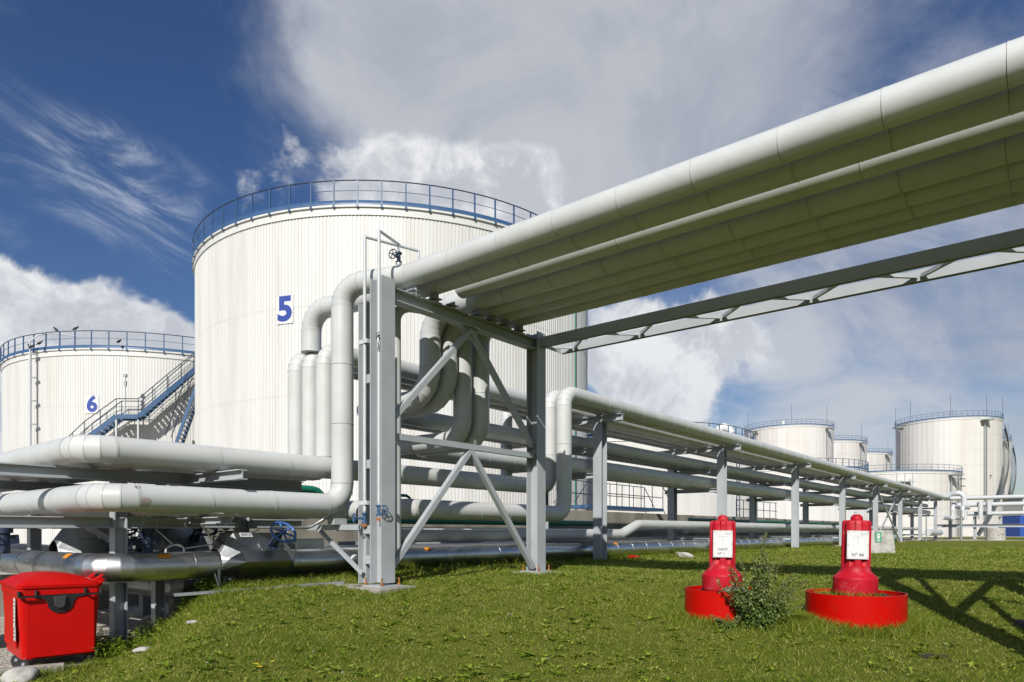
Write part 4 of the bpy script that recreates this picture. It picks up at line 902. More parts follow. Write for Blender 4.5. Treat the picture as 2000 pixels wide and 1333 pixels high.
# kerb and stones
t = thing('kerb', 'row of grey concrete kerb stones along the foot of the red bin', 'kerb', V((-5.6, 9.6, -.95)))
kd = V((.80, .52*1.0, 0)).normalized(); kd = V((-5.65+6.45, 9.6-9.08, 0)).normalized(); ks = V((-6.45, 9.08, 0))-kd*1.6-V((-kd.y, kd.x, 0))*.16
for k in range(2):
    c = ks+kd*(.5+1.0*k); c.z = ground_z(c.x, c.y)+.0; mb = MB(); mb.box(c, kd*.485, V((-kd.y, kd.x, 0))*.06, ZX*.10); o = mb.build('kerb_stone', M_CONC, t); bevel(o, .012)
def rock(label, c, r, m, sq=.6, seed=0, name='rock', cat='rock'):
    rn = random.Random(seed); bm = bmesh.new(); bmesh.ops.create_icosphere(bm, subdivisions=3, radius=1)
    ph = [V((rn.uniform(-3, 3), rn.uniform(-3, 3), rn.uniform(-3, 3))) for _ in range(4)]
    for v in bm.verts:
        k = 1+sum(.10*math.sin(v.co.dot(p)*1.3+i) for i, p in enumerate(ph)); v.co = V((v.co.x*k*r, v.co.y*k*r*.8, v.co.z*k*r*sq))
    me = bpy.data.meshes.new(name); bm.to_mesh(me); bm.free(); me.materials.append(m); o = bpy.data.objects.new(name, me); COL.objects.link(o); o.location = c; WL[o] = V(c)
    for p in me.polygons: p.use_smooth = True
    return tag(o, label, cat)
def gp(x, y, dz=0): return V((x, y, ground_z(x, y)+dz))
rock('pale rock in the bottom left corner in front of the red bin', gp(-6.2, 8.55, .03), .22, M_STONE, .55, 1)
rock('flat pale stone in the grass right of the kerb', gp(-5.05, 9.35, .0), .13, M_STONE, .35, 2)
rock('thin pale stone in the grass slope right of the red bin', gp(-4.5, 9.6, .0), .10, M_STONE, .25, 3)
p_ = P(12.9, -2.0); rock('tan stone under the metal pipe between the first rack frames', V((p_.x+1.6, p_.y+.6, .06)), .26, M_STONE, .45, 4)
p_ = P(16, -2.1); rock('grey stone under the metal pipe near the left red buoy', V((p_.x, p_.y, .05)), .2, M_CONC, .5, 5)
def crumple(label, c, r, m, seed, name, cat):
    rn = random.Random(seed); bm = bmesh.new(); bmesh.ops.create_icosphere(bm, subdivisions=3, radius=1)
    for v in bm.verts: k = rn.uniform(.72, 1.12); v.co = V((v.co.x*k*r*1.5, v.co.y*k*r, v.co.z*k*r*.6))
    me = bpy.data.meshes.new(name); bm.to_mesh(me); bm.free(); me.materials.append(m); o = bpy.data.objects.new(name, me); COL.objects.link(o); o.location = c; return tag(o, label, cat)
crumple('crumpled red plastic scrap under the metal pipe', P(11.8, -1.75, .08), .13, M_RED, 3, 'plastic_scrap', 'litter')
crumple('crumpled white plastic scrap under the metal pipe near the left buoy', P(15.6, -1.75, .08), .12, M_PLATE, 5, 'plastic_scrap', 'litter')

# ------------------------------------------------------------------ red buoys in steel rings
def ring_planter(label, c, rad, ht):
    t = thing('ring_planter', label, 'planter', c); z1 = ht
    mb = MB(); mb.lathe(c, [(rad, -.12), (rad, z1)], 72); mb.lathe(c, [(rad, z1), (rad-.016, z1)], 72, smooth=False); mb.lathe(c, [(rad-.016, z1), (rad-.016, z1-.2)], 72); mb.build('steel_ring', M_RING, t)
    mb = MB(); n = 40; rs = []
    for k in range(7):
        r_ = (rad-.015)*(1-k/6.0)+.001; rs.append([V((c.x+r_*math.cos(2*PI*j/n), c.y+r_*math.sin(2*PI*j/n), c.z+z1-.05+.02*math.sin(j*1.7+k)*math.cos(k*2.2+j*.6)-.03*(k == 0))) for j in range(n)])
    mb.rings(rs); mb.build('soil', M_SOIL, t); return t
def buoy(label, c, lines, sc=1.0, yaw=0.0, tilt=0.0):
    t = thing('buoy', label, 'buoy', V((0, 0, 0))); n = 96
    def rr(k, d): 
        f = ((k/n*8)+.31) % 1.0
        if f < .60: q = 0
        elif f < .66: q = (f-.60)/.06
        elif f < .94: q = 1
        else: q = 1-(f-.94)/.06
        return d*q
    def sec(r_, z, d): return [V(((r_-rr(k, d))*math.cos(2*PI*k/n), (r_-rr(k, d))*math.sin(2*PI*k/n), z)) for k in range(n)]
    mb = MB(); mb.lathe(V((0, 0, 0)), [(.28, -.02), (.298, .0), (.302, .02), (.302, .222)], n); mb.lathe(V((0, 0, 0)), [(.302, .222), (.297, .236)], n); mb.lathe(V((0, 0, 0)), [(.297, .236), (.215, .325)], n); mb.lathe(V((0, 0, 0)), [(.215, .325), (.199, .345), (.196, .40)], n)
    mb.rings([sec(.196, .40, .0), sec(.196, .415, .034), sec(.194, 1.03, .036)], True); mb.rings([sec(.194, 1.03, .036), sec(.188, 1.055, .036), sec(.170, 1.07, .030)]); mb.rings([sec(.170, 1.07, .030), sec(.06, 1.078, 0)])
    mb.build('float_body', M_BUOY, t)
    mb = MB(); mb.lathe(V((0, 0, 0)), [(.082, 1.07), (.085, 1.10), (.078, 1.125), (.058, 1.148), (.03, 1.16), (.002, 1.164)], 28); mb.build('top_knob', M_BUOY, t)
    mb = MB(); mb.tube([V((.03, 0, 1.15)), V((.03, 0, 1.19)), V((-.03, 0, 1.19)), V((-.03, 0, 1.15))], .006, 6); mb.build('lifting_eye', M_GALV, t)
    pc = V((-.012, -.204, .715)); up = V((.0, .03, 1)).normalized(); rt = V((1, 0, 0)); nr = rt.cross(up)
    mb = MB(); mb.box(pc, rt*.142, up*.205, nr*.004); pl = mb.build('sign_plate', M_PLATE, t)
    mb = MB()
    for s_ in (-1, 1): mb.box(pc+rt*.132*s_+nr*.0048, rt*.0012, up*.195, nr*.0006); mb.box(pc+up*.194*s_+nr*.0048, rt*.132, up*.0012, nr*.0006)
    mb.box(pc+up*.115+nr*.005, rt*.065, up*.002, nr*.0006); mb.box(pc+up*.055+nr*.005, rt*.002, up*.06, nr*.0006); mb.build('printed_diagram', M_INKL, pl)
    for s_ in (-1, 1):
        for z_ in (-.18, 0, .18): mb = MB(); mb.cyl(pc+rt*.128*s_+up*z_+nr*.004, pc+rt*.128*s_+up*z_+nr*.010, .006, 8); mb.build('screw', M_DARK, pl)
    text('T', .032, M_INKL, pc-rt*.095+up*.155+nr*.005, rt, up, pl, 'lettering'); text('Ø260', .038, M_INKL, pc+rt*.075+up*.155+nr*.005, rt, up, pl, 'lettering')
    for (sx, sy, sz, body, mm) in lines: text(body, sz, mm, pc+rt*sx+up*sy+nr*.005, rt, up, pl, 'lettering', bold=.0006)
    t.scale = (sc, sc, sc); t.rotation_euler = (0, tilt, yaw); t.location = c; WL[t] = V(c); return t
r2 = gp(4.54, 8.98); ring_planter('wide red steel ring planter at the right, around the number 44 buoy', r2, .605, .40)
buoy('red fluted buoy with white plate reading N 44 standing in the wider ring', V((r2.x, r2.y, r2.z+.385)), [(.0, -.145, .066, 'Nº 44', M_INKG), (.07, -.098, .02, '~', M_INKL)], .90, -.30, R(1.2))
r1 = gp(2.93, 9.32); ring_planter('narrower red steel ring planter half hidden by the green bush', r1, .54, .37)
buoy('red fluted buoy with white plate reading VAHT N 1 beside the green bush', V((r1.x-.03, r1.y+.05, r1.z+.35)), [(.0, -.085, .056, 'VAHT', M_INKG), (-.02, -.150, .056, 'Nº 1', M_INKG)], .885, -.22, R(.6))
crumple('stained white bag scrap on the soil in the ring of the VAHT buoy', V((r1.x+.02, r1.y-.35, r1.z+.37)), .10, M_LINER, 9, 'plastic_bag', 'litter')
# concrete block with green signs
c = gp(15.3, 28.2); t = thing('concrete_block', 'tapered pale concrete block with green signs behind the number 44 buoy', 'concrete block', c)
mb = MB(); e1 = V((.95, .22, 0)).normalized(); e2 = V((-e1.y, e1.x, 0)); e1 = V((.80, -.45, 0)).normalized(); e2 = V((-e1.y, e1.x, 0))
def cb(a, b, k, z): return c+e1*a*k+e2*b*k+ZX*z
A = [cb(a, b, .58, -.2) for a, b in ((-1, -1), (1, -1), (1, 1), (-1, 1))]; B = [cb(a, b, .46, .95) for a, b in ((-1, -1), (1, -1), (1, 1), (-1, 1))]; mb.rings([A, B], False); mb.cap(B); o = mb.build('block', M_CONC, t); o.data.materials[0] = M_STONE; bevel(o, .03)
for (ctr, rt_) in ((cb(-.1, -1.06, .49, .66), e1), (cb(1.06, -.25, .49, .66), e2)):
    nr = rt_.cross(ZX); nr = nr if nr.y < 0 or True else -nr; mb = MB(); mb.box(ctr, rt_*.11, ZX*.21, nr*.006); sg = mb.build('green_sign', M_GSIGN, t); mb = MB(); s_ = 1
    for (x, z, w_, h_) in ((0, .13, .05, .025), (-.04, .08, .03, .015), (.04, .08, .03, .015), (0, .03, .06, .03), (0, -.05, .035, .035), (-.05, -.02, .015, .015), (.05, -.02, .015, .015), (0, -.14, .06, .022)): mb.box(ctr+nr*.008+rt_*x+ZX*z, rt_*w_, ZX*h_, nr*.002)
    mb.build('pictogram', M_PLATE, sg)
c = gp(48.6, 68.2); mb = MB(); mb.lathe(c, [(.84, -.2), (.82, 1.22), (.80, 1.25), (.001, 1.25)], 32, smooth=False); mb.tube([c+V((-.3, -.84, .55)), c+V((-.15, -.88, .68)), c+V((.15, -.88, .68)), c+V((.3, -.84, .55))], .03, 6); solo('concrete_manhole', mb, M_STONE, 'pale round concrete manhole ring in the grass at the far right', 'manhole', c)
for (px_, h_, y_, lb) in ((1809, 2.3, 60, 'thin marker post in the far grass by the last rack frames'), (1877, 3.0, 66, 'stouter grey post in the far grass before the far pipes')):
    x_ = (px_-1000)/1325*y_; mb = MB(); mb.cyl(V((x_, y_, -.1)), V((x_, y_, h_)), .05 if h_ < 2.5 else .12, 8); solo('marker_post', mb, M_GALV, lb, 'post', V((x_, y_, 0)))

# ------------------------------------------------------------------ far pipes crossing at the right end
gF = 'far cross pipes'
for (u, z_, r_, v1, lb) in ((86.0, 3.95, .25, 60, 'far white pipe crossing to the right, middle one'), (86.6, 2.95, .23, 60, 'far white pipe crossing to the right, lowest one'), (90.0, 4.9, .25, 14, 'far white pipe bending round at the right end, highest one'),
                            (96.0, 6.2, .2, 60, 'thin far pipe bridge entering at the right edge above the others')):
    v0 = {86.0: -.9, 86.6: -.2, 90.0: -3.0, 96.0: 13.0}[u]
    if u == 90.0: pts = [P(84, -3.0, z_), P(90, -3.0, z_), P(90, v1, z_), P(97, v1+1, z_)]
    elif u == 96.0: pts = [P(u, v0, 3.5), P(u, v0, z_), P(u, v1, z_)]
    else: pts = [P(u-1.6, v0, z_), P(u, v0, z_), P(u, v1, z_)]
    pipe('insulated_pipe', lb, pts, r_, M_WPIPE, .5, 6, n=14)
pipe('insulated_pipe', 'far white loop rising beside the last rack frame', [P(80, -1.0, 4.9), P(83, -.7, 5.2), P(83, .2, 5.2), P(83, .2, 2.2)], .28, M_WPIPE, .6, 6, n=16)
pipe('insulated_pipe', 'far white S pipe stepping up beside the rack end, left of the pair', [P(72, -.6, 2.3), P(80.5, -.6, 2.3), P(80.5, -.6, 3.7), P(86, -.6, 3.7)], .22, M_WPIPE, .5, 6, n=14)
pipe('insulated_pipe', 'far white S pipe stepping up beside the rack end, right of the pair', [P(73, .3, 2.3), P(80.5, .3, 2.3), P(80.5, .3, 3.6), P(86, .3, 3.6)], .22, M_WPIPE, .5, 6, n=14)
pipe('insulated_pipe', 'far white upright pipe, left of two beside the crossing pipes', [P(85.6, 1.5, 4.3), P(85.6, 1.5, 2.3)], .25, M_WPIPE, .5, 6, n=14)
pipe('insulated_pipe', 'far white upright pipe, right of two beside the crossing pipes', [P(85.6, 2.3, 4.2), P(85.6, 2.3, 2.8)], .25, M_WPIPE, .5, 6, n=14)
pipe('insulated_pipe', 'low white vessel with rounded end lying behind the last rack posts', [P(66, -1.0, .8), P(74, -1.0, .8)], .32, M_WPIPE, .5, 6, n=16)
mb = MB(); mb.hbeam(P(86.2, -3, 1.55), P(86.2, 60, 1.55), ZX, .35, .4); solo('crossing_beam', mb, M_STEEL, 'dark steel beam crossing low under the far pipes at the right', 'beam', P(86.2, -3, 1.55))
ORD = ['first', 'second', 'third', 'fourth', 'fifth', 'sixth', 'seventh', 'eighth', 'ninth', 'tenth', 'eleventh', 'twelfth']
t0 = None
for k in range(10):
    v_ = -1.5+k*2.4; t = thing('pipe_stanchion', 'first grey stanchion from the left under the far crossing pipes', 'stanchion', P(86.4, v_, 0), 'stanchions under the far crossing pipes') if t0 is None else None
    if t0 is None:
        mb = MB(); mb.hbeam(P(86.4, v_, -.2), P(86.4, v_, 2.65), AX, .3, .3); mb.build('post', M_STEEL, t); mb = MB(); mb.bar(P(85.4, v_, 2.62), P(87.4, v_, 2.62), .2, .15); mb.build('cap_beam', M_STEEL, t); t0 = t
    else:
        t = t0.copy(); COL.objects.link(t); t.location = P(86.4, v_, 0); t['label'] = ORD[k]+' grey stanchion from the left under the far crossing pipes'
        for ch in t0.children: c_ = ch.copy(); COL.objects.link(c_); c_.parent = t
t = thing('container', 'blue shipping container at the right edge beyond the far pipes', 'container', P(112, 18, 0))
cc = V((.742*118, 118, 1.6)); mb = MB(); mb.box(cc, V((1.0, 0, 0)), V((0, 2.4, 0)), ZX*2.0); o = mb.build('container_body', M_CONT, t); mb = MB()
for k in range(7): mb.box(cc+V((-.9+.3*k, -2.42, 0)), V((.05, 0, 0)), V((0, .05, 0)), ZX*1.9)
mb.build('door_rib', M_CONT, t)
cc = V((.765*118, 117, .2)); mb = MB(); mb.box(cc, V((1.2, 0, 0)), V((0, 2, 0)), ZX*1.6); mb.box(cc+ZX*1.65, V((1.3, 0, 0)), V((0, 2.1, 0)), ZX*.08); solo('site_hut', mb, M_CONTR, 'dull red hut at the right edge beyond the far pipes', 'hut', cc-ZX*1.6)
cc = V((.755*150, 150, 3.5)); mb = MB(); mb.box(cc, V((4, 0, 0)), V((0, 5, 0)), ZX*4.6); mb.box(cc+ZX*4.75, V((4.3, 0, 0)), V((0, 5.3, 0)), ZX*.2); t = solo('pump_house', mb, M_PLATE, 'white flat roofed building at the right edge in the distance', 'building', cc-ZX*4.6)
for k in range(4): mb = MB(); mb.box(cc+V((-3+2*k, -5.02, 1.4)), V((.6, 0, 0)), V((0, .04, 0)), ZX*.9); mb.build('window', M_DARK, t)
# far treeline-free horizon: a low dike of grass
for k in range(0):
    pass

# ------------------------------------------------------------------ vegetation
def npz(x, y):
    base = np.maximum(-.085*np.maximum(0, 12.3-y), -.78)
    def ss(a, b, q): t = np.clip((q-a)/(b-a), 0, 1); return t*t*(3-2*t)
    base = np.where(y < 11, base, base*ss(13.2, 11, y))
    t = ss(-4.9, -6.7, x-.35*(12-np.clip(y, 5, 17)))*(1-ss(60, 100, y))
    return base*(1-t)-.97*t+.02*np.sin(x*1.7+y*.6)*np.sin(y*1.3-x*.4)
def npgrass(x, y):
    u = (x-OO.x)*AX.x+(y-OO.y)*AX.y; v = (x-OO.x)*BX.x+(y-OO.y)*BX.y
    xb = np.where(y < 9.6, -5.65+1.54*(y-9.6), np.where(y < 13, -(.62-.115*np.clip((y-11.3), 0, 1)**2*(3-2*np.clip((y-11.3), 0, 1)))*y, -6.57-.1*(y-13)))
    t = np.clip((y-9.6)/.9, 0, 1)
    xb = xb+(.2*np.sin(y*2.1)+.1*np.sin(y*5.3))*t
    ok = (x > xb) & ~((v < -5.6) & (y > 12))
    for (cu, cv, ru, rv) in ((0, 0, .40, .42), (4.34, 0, .42, .42), (.25, -.75, .5, .45), (10.11, -1.94, .34, .34), (19.54, -1.94, .34, .34)): ok &= ~((np.abs(u-cu) < ru) & (np.abs(v-cv) < rv))
    for (c_, r_) in ((r1, .54), (r2, .605)): ok &= ((x-c_.x)**2+(y-c_.y)**2) > (r_+.01)**2
    return ok, u, v
def scatter(n, ymin, ymax, powr, margin=2.0, slope=.80):
    """points on the lawn, thinning with distance"""
    q = rng.random(n); k = 2-powr
    y = (ymin*(ymax/ymin)**q) if abs(k) < 1e-6 else (ymin**k+q*(ymax**k-ymin**k))**(1/k)
    x = (rng.random(n)*2-1)*(slope*y+margin); return x, y
def blades(name, x, y, h, wd, lean, tone, m, bend=.5, z=None):
    n = len(x); z = npz(x, y) if z is None else z; a = rng.random(n)*2*PI; ca, sa = np.cos(a), np.sin(a)
    la = rng.random(n)*2*PI; lx, ly = np.cos(la)*lean*h, np.sin(la)*lean*h
    vs = np.empty((n, 5, 3), np.float32)
    for i, (t, w_) in enumerate(((0, 1), (0, -1), (.55, .75), (.55, -.75), (1, 0))):
        k = t**1.6
        vs[:, i, 0] = x+ca*wd*.5*w_+lx*k; vs[:, i, 1] = y+sa*wd*.5*w_+ly*k; vs[:, i, 2] = z-.01+h*t*(1-bend*.25*k)
    vs = vs.reshape(-1, 3); b = (np.arange(n)*5)[:, None]
    tri = (b+np.array([[0, 1, 3, 0, 3, 2, 2, 3, 4]])).reshape(-1)
    me = bpy.data.meshes.new(name); me.vertices.add(n*5); me.vertices.foreach_set('co', vs.ravel()); nt = n*3
    me.loops.add(nt*3); me.loops.foreach_set('vertex_index', tri.astype(np.int32)); me.polygons.add(nt); me.polygons.foreach_set('loop_start', (np.arange(nt)*3).astype(np.int32)); me.update(calc_edges=True)
    at_ = me.attributes.new('tone', 'FLOAT', 'POINT'); at_.data.foreach_set('value', np.repeat(tone, 5).astype(np.float32))
    me.materials.append(m); o = bpy.data.objects.new(name, me); COL.objects.link(o); o['kind'] = 'stuff'; return o
x, y = scatter(430000, 5.3, 40, 1.75); ok, u, v = npgrass(x, y); x, y, u, v = x[ok], y[ok], u[ok], v[ok]
n = len(x); patch = np.sin(x*1.3+2*np.sin(y*.7))*np.sin(y*1.1+1.5*np.sin(x*.9)); fine = np.sin(x*4.1+np.sin(y*3.3)*2)*np.sin(y*4.7+np.sin(x*2.9)*2)
h = (.032+.028*rng.random(n)+.014*patch+.010*fine)*np.where(v < -1.2, 1.9, 1.0)*np.clip(1.0+(y-8)*.02, 1, 1.4); h = np.clip(h, .02, .2)
tone = np.clip(.40+.30*rng.standard_normal(n)-.16*fine-.14*patch, 0, 1); dry = rng.random(n) < .07; tone[dry] = .9+.1*rng.random(dry.sum())
wd = (.005+.0025*rng.random(n))*np.clip(y/6.5, 1, 4)
blades('grass', x, y, h, wd, .4+1.1*rng.random(n), tone, M_GRASS)
# longer grass round the rings, posts and kerb
def tuft_ring(cx, cy, r0, r1_, n, hh):
    a = rng.random(n)*2*PI; r_ = r0+(r1_-r0)*rng.random(n)**2; return cx+r_*np.cos(a), cy+r_*np.sin(a), np.full(n, hh)
parts = [tuft_ring(r2.x, r2.y, .61, 1.0, 5200, .17), tuft_ring(r1.x, r1.y, .55, .95, 3600, .15), tuft_ring(3.75, 8.75, 0, .55, 2600, .19)]
for (pu, pv) in ((0, 0), (4.34, 0), (10.11, -1.94), (19.54, -1.94)):
    p_ = P(pu, pv); parts.append(tuft_ring(p_.x, p_.y, .42, .8, 900, .11))
for k in range(26): parts.append(tuft_ring(rng.uniform(-4, 6.5), rng.uniform(6.2, 14), 0, .16, 160, .085))
nk = 2600; tt = rng.random(nk); kx = -7.2+tt*3.2; ky = 8.6+tt*2.1+rng.normal(0, .1, nk)-.15; parts.append((kx, ky, np.full(nk, .10)))
x = np.concatenate([p_[0] for p_ in parts]); y = np.concatenate([p_[1] for p_ in parts]); hh = np.concatenate([p_[2] for p_ in parts]); ok, u, v = npgrass(x, y); x, y, hh = x[ok], y[ok], hh[ok]; n = len(x)
blades('long_grass', x, y, hh*(.5+.8*rng.random(n)), .005+.004*rng.random(n), .3+.6*rng.random(n), np.clip(.42+.24*rng.standard_normal(n), 0, 1), M_GRASS, .9)
# broad leaved weeds: rosettes in the lawn, thicker on the bank and under the pipes
def leaves(name, ctr, dirs, ln, wd, tone, m, kind='stuff', parent=None, droop=.35):
    """leaf blades: six-sided, folded along the midrib. ctr (n,3) base, dirs (n,3) heading"""
    n = len(ctr); d = dirs/np.linalg.norm(dirs, axis=1)[:, None]; s = np.cross(d, np.array([0, 0, 1.0])); ns = np.linalg.norm(s, axis=1)[:, None]; s = np.where(ns < 1e-3, np.array([[1.0, 0, 0]]), s/np.maximum(ns, 1e-3)); u_ = np.cross(s, d)
    vs = np.empty((n, 6, 3), np.float32)
    for i, (t, w_, up) in enumerate(((0, 0, 0), (.38, .5, .10), (.38, -.5, .10), (.40, 0, 0), (.75, .34, .04), (1, 0, -.05))):
        vs[:, i] = ctr+d*(ln*t)[:, None]+s*(wd*w_)[:, None]+u_*(ln*up)[:, None]-np.array([[0, 0, 1.0]])*(ln*droop*t*t)[:, None]
    vs2 = vs.copy(); e = vs2[:, 4]-0; mirror = ctr+d*(ln*.75)[:, None]-s*(wd*.34)[:, None]+u_*(ln*.04)[:, None]-np.array([[0, 0, 1.0]])*(ln*droop*.56)[:, None]
    vs = np.concatenate([vs, mirror[:, None, :].astype(np.float32)], 1)      # 0 base,1 l,2 r,3 mid,4 l2,5 tip,6 r2
    off = WL[parent] if parent else V((0, 0, 0)); flat = vs.reshape(-1, 3)-np.array(off, dtype=np.float32)
    b = (np.arange(n)*7)[:, None]; tri = (b+np.array([[0, 3, 1, 0, 2, 3, 1, 3, 4, 3, 2, 6, 4, 3, 5, 3, 6, 5]])).reshape(-1)
    me = bpy.data.meshes.new(name); me.vertices.add(n*7); me.vertices.foreach_set('co', flat.astype(np.float32).ravel()); nt = n*6
    me.loops.add(nt*3); me.loops.foreach_set('vertex_index', tri.astype(np.int32)); me.polygons.add(nt); me.polygons.foreach_set('loop_start', (np.arange(nt)*3).astype(np.int32)); me.update(calc_edges=True)
    at_ = me.attributes.new('tone', 'FLOAT', 'POINT'); at_.data.foreach_set('value', np.repeat(tone, 7).astype(np.float32)); me.materials.append(m)
    o = bpy.data.objects.new(name, me); COL.objects.link(o)
    if parent: o.parent = parent
    WL[o] = off
    if kind: o['kind'] = kind
    return o
def rosettes(x, y, size, per, name):
    n = len(x); z = npz(x, y); k = per; X = np.repeat(x, k)+rng.normal(0, .008, n*k); Y = np.repeat(y, k)+rng.normal(0, .008, n*k); Z = np.repeat(z, k)+.005
    a = np.tile(np.arange(k)*2*PI/k, n)+np.repeat(rng.random(n)*6, k)+rng.normal(0, .3, n*k); el = rng.uniform(.25, 1.0, n*k); S = np.repeat(size, k)*(.6+.7*rng.random(n*k))
    d = np.stack([np.cos(a)*np.cos(el), np.sin(a)*np.cos(el), np.sin(el)], 1)
    return leaves(name, np.stack([X, Y, Z], 1), d, S, S*rng.uniform(.22, .42, n*k), np.clip(np.repeat(rng.normal(.5, .24, n), k)+rng.normal(0, .18, n*k), 0, 1), M_WEED)
x, y = scatter(9500, 5.4, 26, 1.6, 1.0); ok, u, v = npgrass(x, y); keep = ok & (rng.random(len(x)) < np.where(x < 1.5, .85, .40)) & (np.sin(x*2.3+y)*np.sin(y*1.9-x*.8) > -.35); x, y = x[keep], y[keep]
rosettes(x, y, .045+.065*rng.random(len(x))**2, 7, 'lawn_weeds')
# weed bank along the pipes: upright leafy stems
def weed_bank(n, fu, name, hmin, hmax):
    xs, ys, hs = fu(n); zb = npz(xs, ys); k = 11; H = hs
    t = np.tile((np.arange(k)+.6)/k, len(xs)); lean = rng.normal(0, .18, (len(xs), 2)); X = np.repeat(xs, k)+np.repeat(lean[:, 0]*H, k)*t; Y = np.repeat(ys, k)+np.repeat(lean[:, 1]*H, k)*t; Z = np.repeat(zb, k)+np.repeat(H, k)*t
    a = rng.random(len(X))*2*PI; d = np.stack([np.cos(a), np.sin(a), rng.uniform(-.1, .8, len(X))], 1); S = np.repeat(H, k)*rng.uniform(.18, .4, len(X))*(1.25-t*.7); S = np.clip(S, .02, .12)
    return leaves(name, np.stack([X, Y, Z], 1), d, S, S*rng.uniform(.3, .55, len(X)), np.clip(rng.normal(.42, .2, len(X)), 0, 1), M_WEED)
def under(n):
    u = rng.uniform(-4.0, 30, n)*rng.random(n)**.4; v = rng.normal(-2.2, .55, n); x = OO.x+u*AX.x+v*BX.x; y = OO.y+u*AX.y+v*BX.y; ok, _, _ = npgrass(x, y); return x[ok], y[ok], rng.uniform(.05, .17, ok.sum())*np.where(u[ok] > 1.5, 1.6, 1.0)
weed_bank(1900, under, 'pipe_side_weeds', .1, .3)
def edge(n):
    y = rng.uniform(9.6, 15.5, n); xb = np.where(y < 13, -(.62-.115*np.clip((y-11.3), 0, 1)**2*(3-2*np.clip((y-11.3), 0, 1)))*y, -6.57-.1*(y-13)); x = xb+np.abs(rng.normal(0, .45, n)); ok, _, _ = npgrass(x, y); return x[ok], y[ok], rng.uniform(.08, .34, ok.sum())
weed_bank(900, edge, 'bank_weeds', .1, .3)
# bush beside the VAHT buoy
def bush(label, c, stems, name='bush', m=M_BUSH, lf=(.030, .060), cat='bush'):
    t = thing(name, label, cat, c); C_, D_, L_, T_ = [], [], [], []; mb = MB()
    for (dx, dy, hh, sp, cnt) in stems:
        pts = [V(c)+V((dx*.15, dy*.15, -.03))]; cur = pts[0].copy()
        for k in range(1, 7):
            f = k/6; cur = V(c)+V((dx*(.15+.85*f**1.3)+random.gauss(0, .014), dy*(.15+.85*f**1.3)+random.gauss(0, .014), hh*f)); pts.append(cur)
        mb.tube(pts, .005+.002*hh, 5)
        for j in range(cnt):
            f = random.random()**.85; i = min(5, int(f*6)); p_ = pts[i].lerp(pts[i+1], f*6-i); taper = (1-.82*f)
            side = V((random.gauss(0, 1), random.gauss(0, 1), random.gauss(.2, .5))).normalized(); rr = sp*taper*random.random()**.6; q_ = p_+side*rr+ZX*rr*.25
            if j % 9 == 0 and rr > .06: mb.tube([p_, q_], .0028, 4)
            C_.append(q_); D_.append(V((side.x+random.gauss(0, .5), side.y+random.gauss(0, .5), random.gauss(.15, .5)))); L_.append(random.uniform(*lf)*(1.15-.60*f)); T_.append(min(1, max(0, random.gauss(.32+.42*f, .17))))
    mb.build('stems', M_STEM, t); C_ = np.array([tuple(q) for q in C_]); D_ = np.array([tuple(q) for q in D_]); L_ = np.array(L_)
    leaves('leaves', C_, D_, L_, L_*rng.uniform(.5, .85, len(L_)), np.array(T_), m, 'stuff', t); return t
random.seed(11)
bc = gp(3.08, 8.62); st_ = [(.14, .05, 1.22, .12, 330), (.20, .10, .95, .10, 150)]
for k in range(34):
    a = random.uniform(0, 2*PI); rr = random.uniform(.1, .60); st_.append((math.cos(a)*rr+.06, math.sin(a)*rr*.8, random.uniform(.34, .85)*(1.15-.6*rr), .15, 210))
for (dx, hh) in ((-.46, .62), (-.34, .78), (.50, .70), (.6, .55), (-.2, .9), (.36, .9), (.46, .45), (.56, .38)): st_.append((dx, random.uniform(-.1, .1), hh, .07, 120))
bush('leafy green bush of many stems growing against the narrower red ring', bc, st_)
dk = gp(2.72, 8.55); bush('small dark low weed at the front foot of the narrower ring', dk, [(random.uniform(-.3, .25), random.uniform(-.1, .1), random.uniform(.10, .24), .06, 60) for _ in range(10)], 'weed_clump', M_BUSH, (.02, .045), 'weed')
# grass growing inside the wider ring
nn_ = 900; a = rng.random(nn_)*2*PI; r_ = .58*np.sqrt(rng.random(nn_)); x = r2.x-.18+.8*r_*np.cos(a); y = r2.y-.2+.8*r_*np.sin(a); ok = ((x-r2.x)**2+(y-r2.y)**2 < .57**2) & ((x-r2.x)**2+(y-r2.y)**2 > .31**2) & (x < r2.x+.15); x, y = x[ok], y[ok]
o = blades('ring_grass', x, y, .05+.12*rng.random(len(x)), .005+.003*rng.random(len(x)), .4+.9*rng.random(len(x)), np.clip(.4+.2*rng.standard_normal(len(x)), 0, 1), M_GRASS, .9, z=np.full(len(x), r2.z+.35))
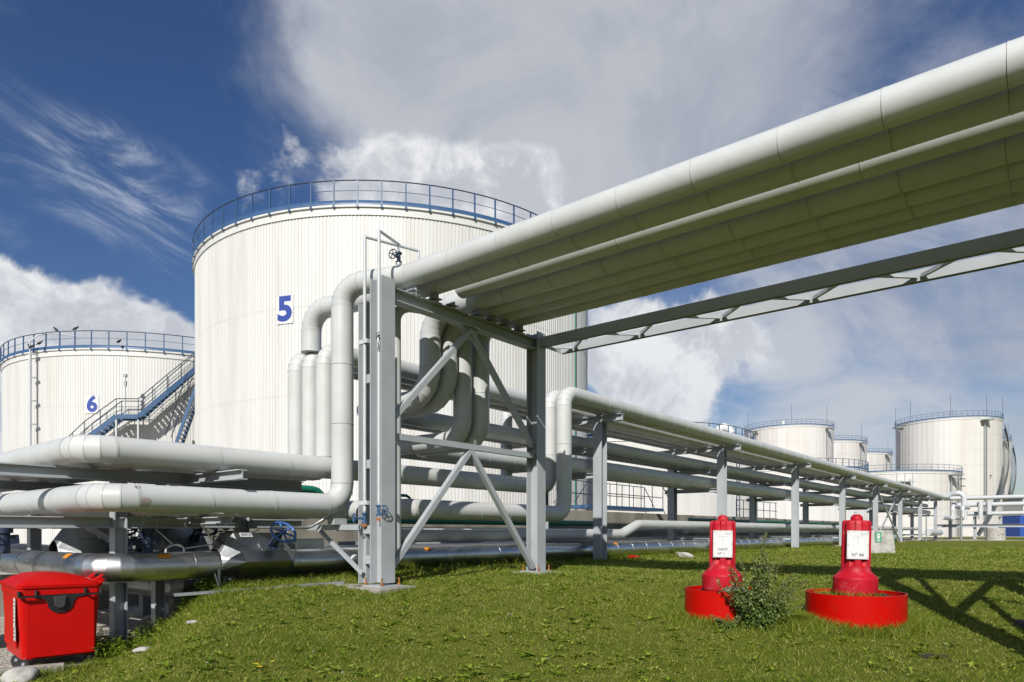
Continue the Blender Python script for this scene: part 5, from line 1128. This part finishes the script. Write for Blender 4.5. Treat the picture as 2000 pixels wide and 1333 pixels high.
# flowers
def flower(label, x, y, h_, r_, m, grp=None):
    c = gp(x, y); t = thing('dandelion' if m is M_YELL else 'clover_flower', label, 'flower', c, grp); mb = MB(); mb.tube([c, c+V((.006, 0, h_))], .003, 5); mb.build('stem', M_STEM, t)
    mb = MB(); top_ = c+V((.006, 0, h_))
    for k in range(14): a_ = 2*PI*k/14; e = V((math.cos(a_), math.sin(a_), .35)); s_ = V((-math.sin(a_), math.cos(a_), 0))*.006; mb.add([top_, top_+e*r_*.7+s_, top_+e*r_, top_+e*r_*.7-s_], [(0, 1, 2, 3)])
    mb.build('flower_head', m, t)
flower('yellow dandelion in the near grass, leftmost of three', -2.52, 6.66, .09, .030, M_YELL); flower('yellow dandelion in the near grass, middle of three', -2.46, 6.60, .08, .030, M_YELL); flower('yellow dandelion in the near grass, rightmost of three', -2.38, 6.72, .10, .026, M_YELL)
for k in range(14):
    p_ = (rng.uniform(-3.5, 5.5), rng.uniform(6.3, 10.5)); flower('small white clover flower dotted in the lawn', p_[0], p_[1], .07, .014, M_PLATE, 'white clover flowers in the lawn')
for k in range(10):
    u_ = rng.uniform(-1.5, 9); p_ = P(u_, rng.uniform(-1.5, -.7)); flower('small yellow flower among the weeds under the pipes', p_.x, p_.y, .20, .018, M_YELL, 'yellow weed flowers under the pipes')
# turned soil
for (x_, y_, s_, lb) in ((6.75, 8.75, .32, 'dark clod of turned soil in the grass at the right edge'), (4.55, 7.35, .16, 'small dark bare patch of soil in the grass before the wider ring')):
    o = rock(lb, gp(x_, y_, .0), s_, M_SOIL, .28 if s_ > .2 else .10, 8, 'soil_clod', 'soil')
# scuffs and rust blooms on the lower left elbows: patches of worn paint, parts of the pipes they sit on
def scuff(parent, c0, axis, ang0, ang1, off0, off1, r, m, seed):
    rn = random.Random(seed); ax = V(axis).normalized(); x = ZX; y = ax.cross(x); N = 7; grid = []
    for i in range(N):
        row = []
        for j in range(N):
            a = R(ang0+(ang1-ang0)*j/(N-1)+rn.uniform(-2, 2)); o = off0+(off1-off0)*i/(N-1)+rn.uniform(-.008, .008)*(i in (0, N-1)); e = x*math.sin(a)+y*math.cos(a); row.append(c0+ax*o+e*r)
        grid.append(row)
    mb = MB()
    for i in range(N-1):
        for j in range(N-1):
            if (i in (0, N-2)) and (j in (0, N-2)): continue
            mb.add([grid[i][j], grid[i+1][j], grid[i+1][j+1], grid[i][j+1]], [(0, 1, 2, 3)], True)
    mb.build('scuff_mark', m, parent)
M_SCUFF = mat('worn_primer', (.42, .35, .32), .7, 0, .1, 9); M_GRIME = mat('grime', (.20, .18, .16), .8, 0, .2, 12)
scuff(PA, P(-3.43, -1.4, 1.40), AX, -38, 2, 0, .14, .207, M_SCUFF, 3)
scuff(PA, P(-3.46, -1.4, 1.40), AX, 40, 58, -.02, .06, .207, M_GRIME, 4)
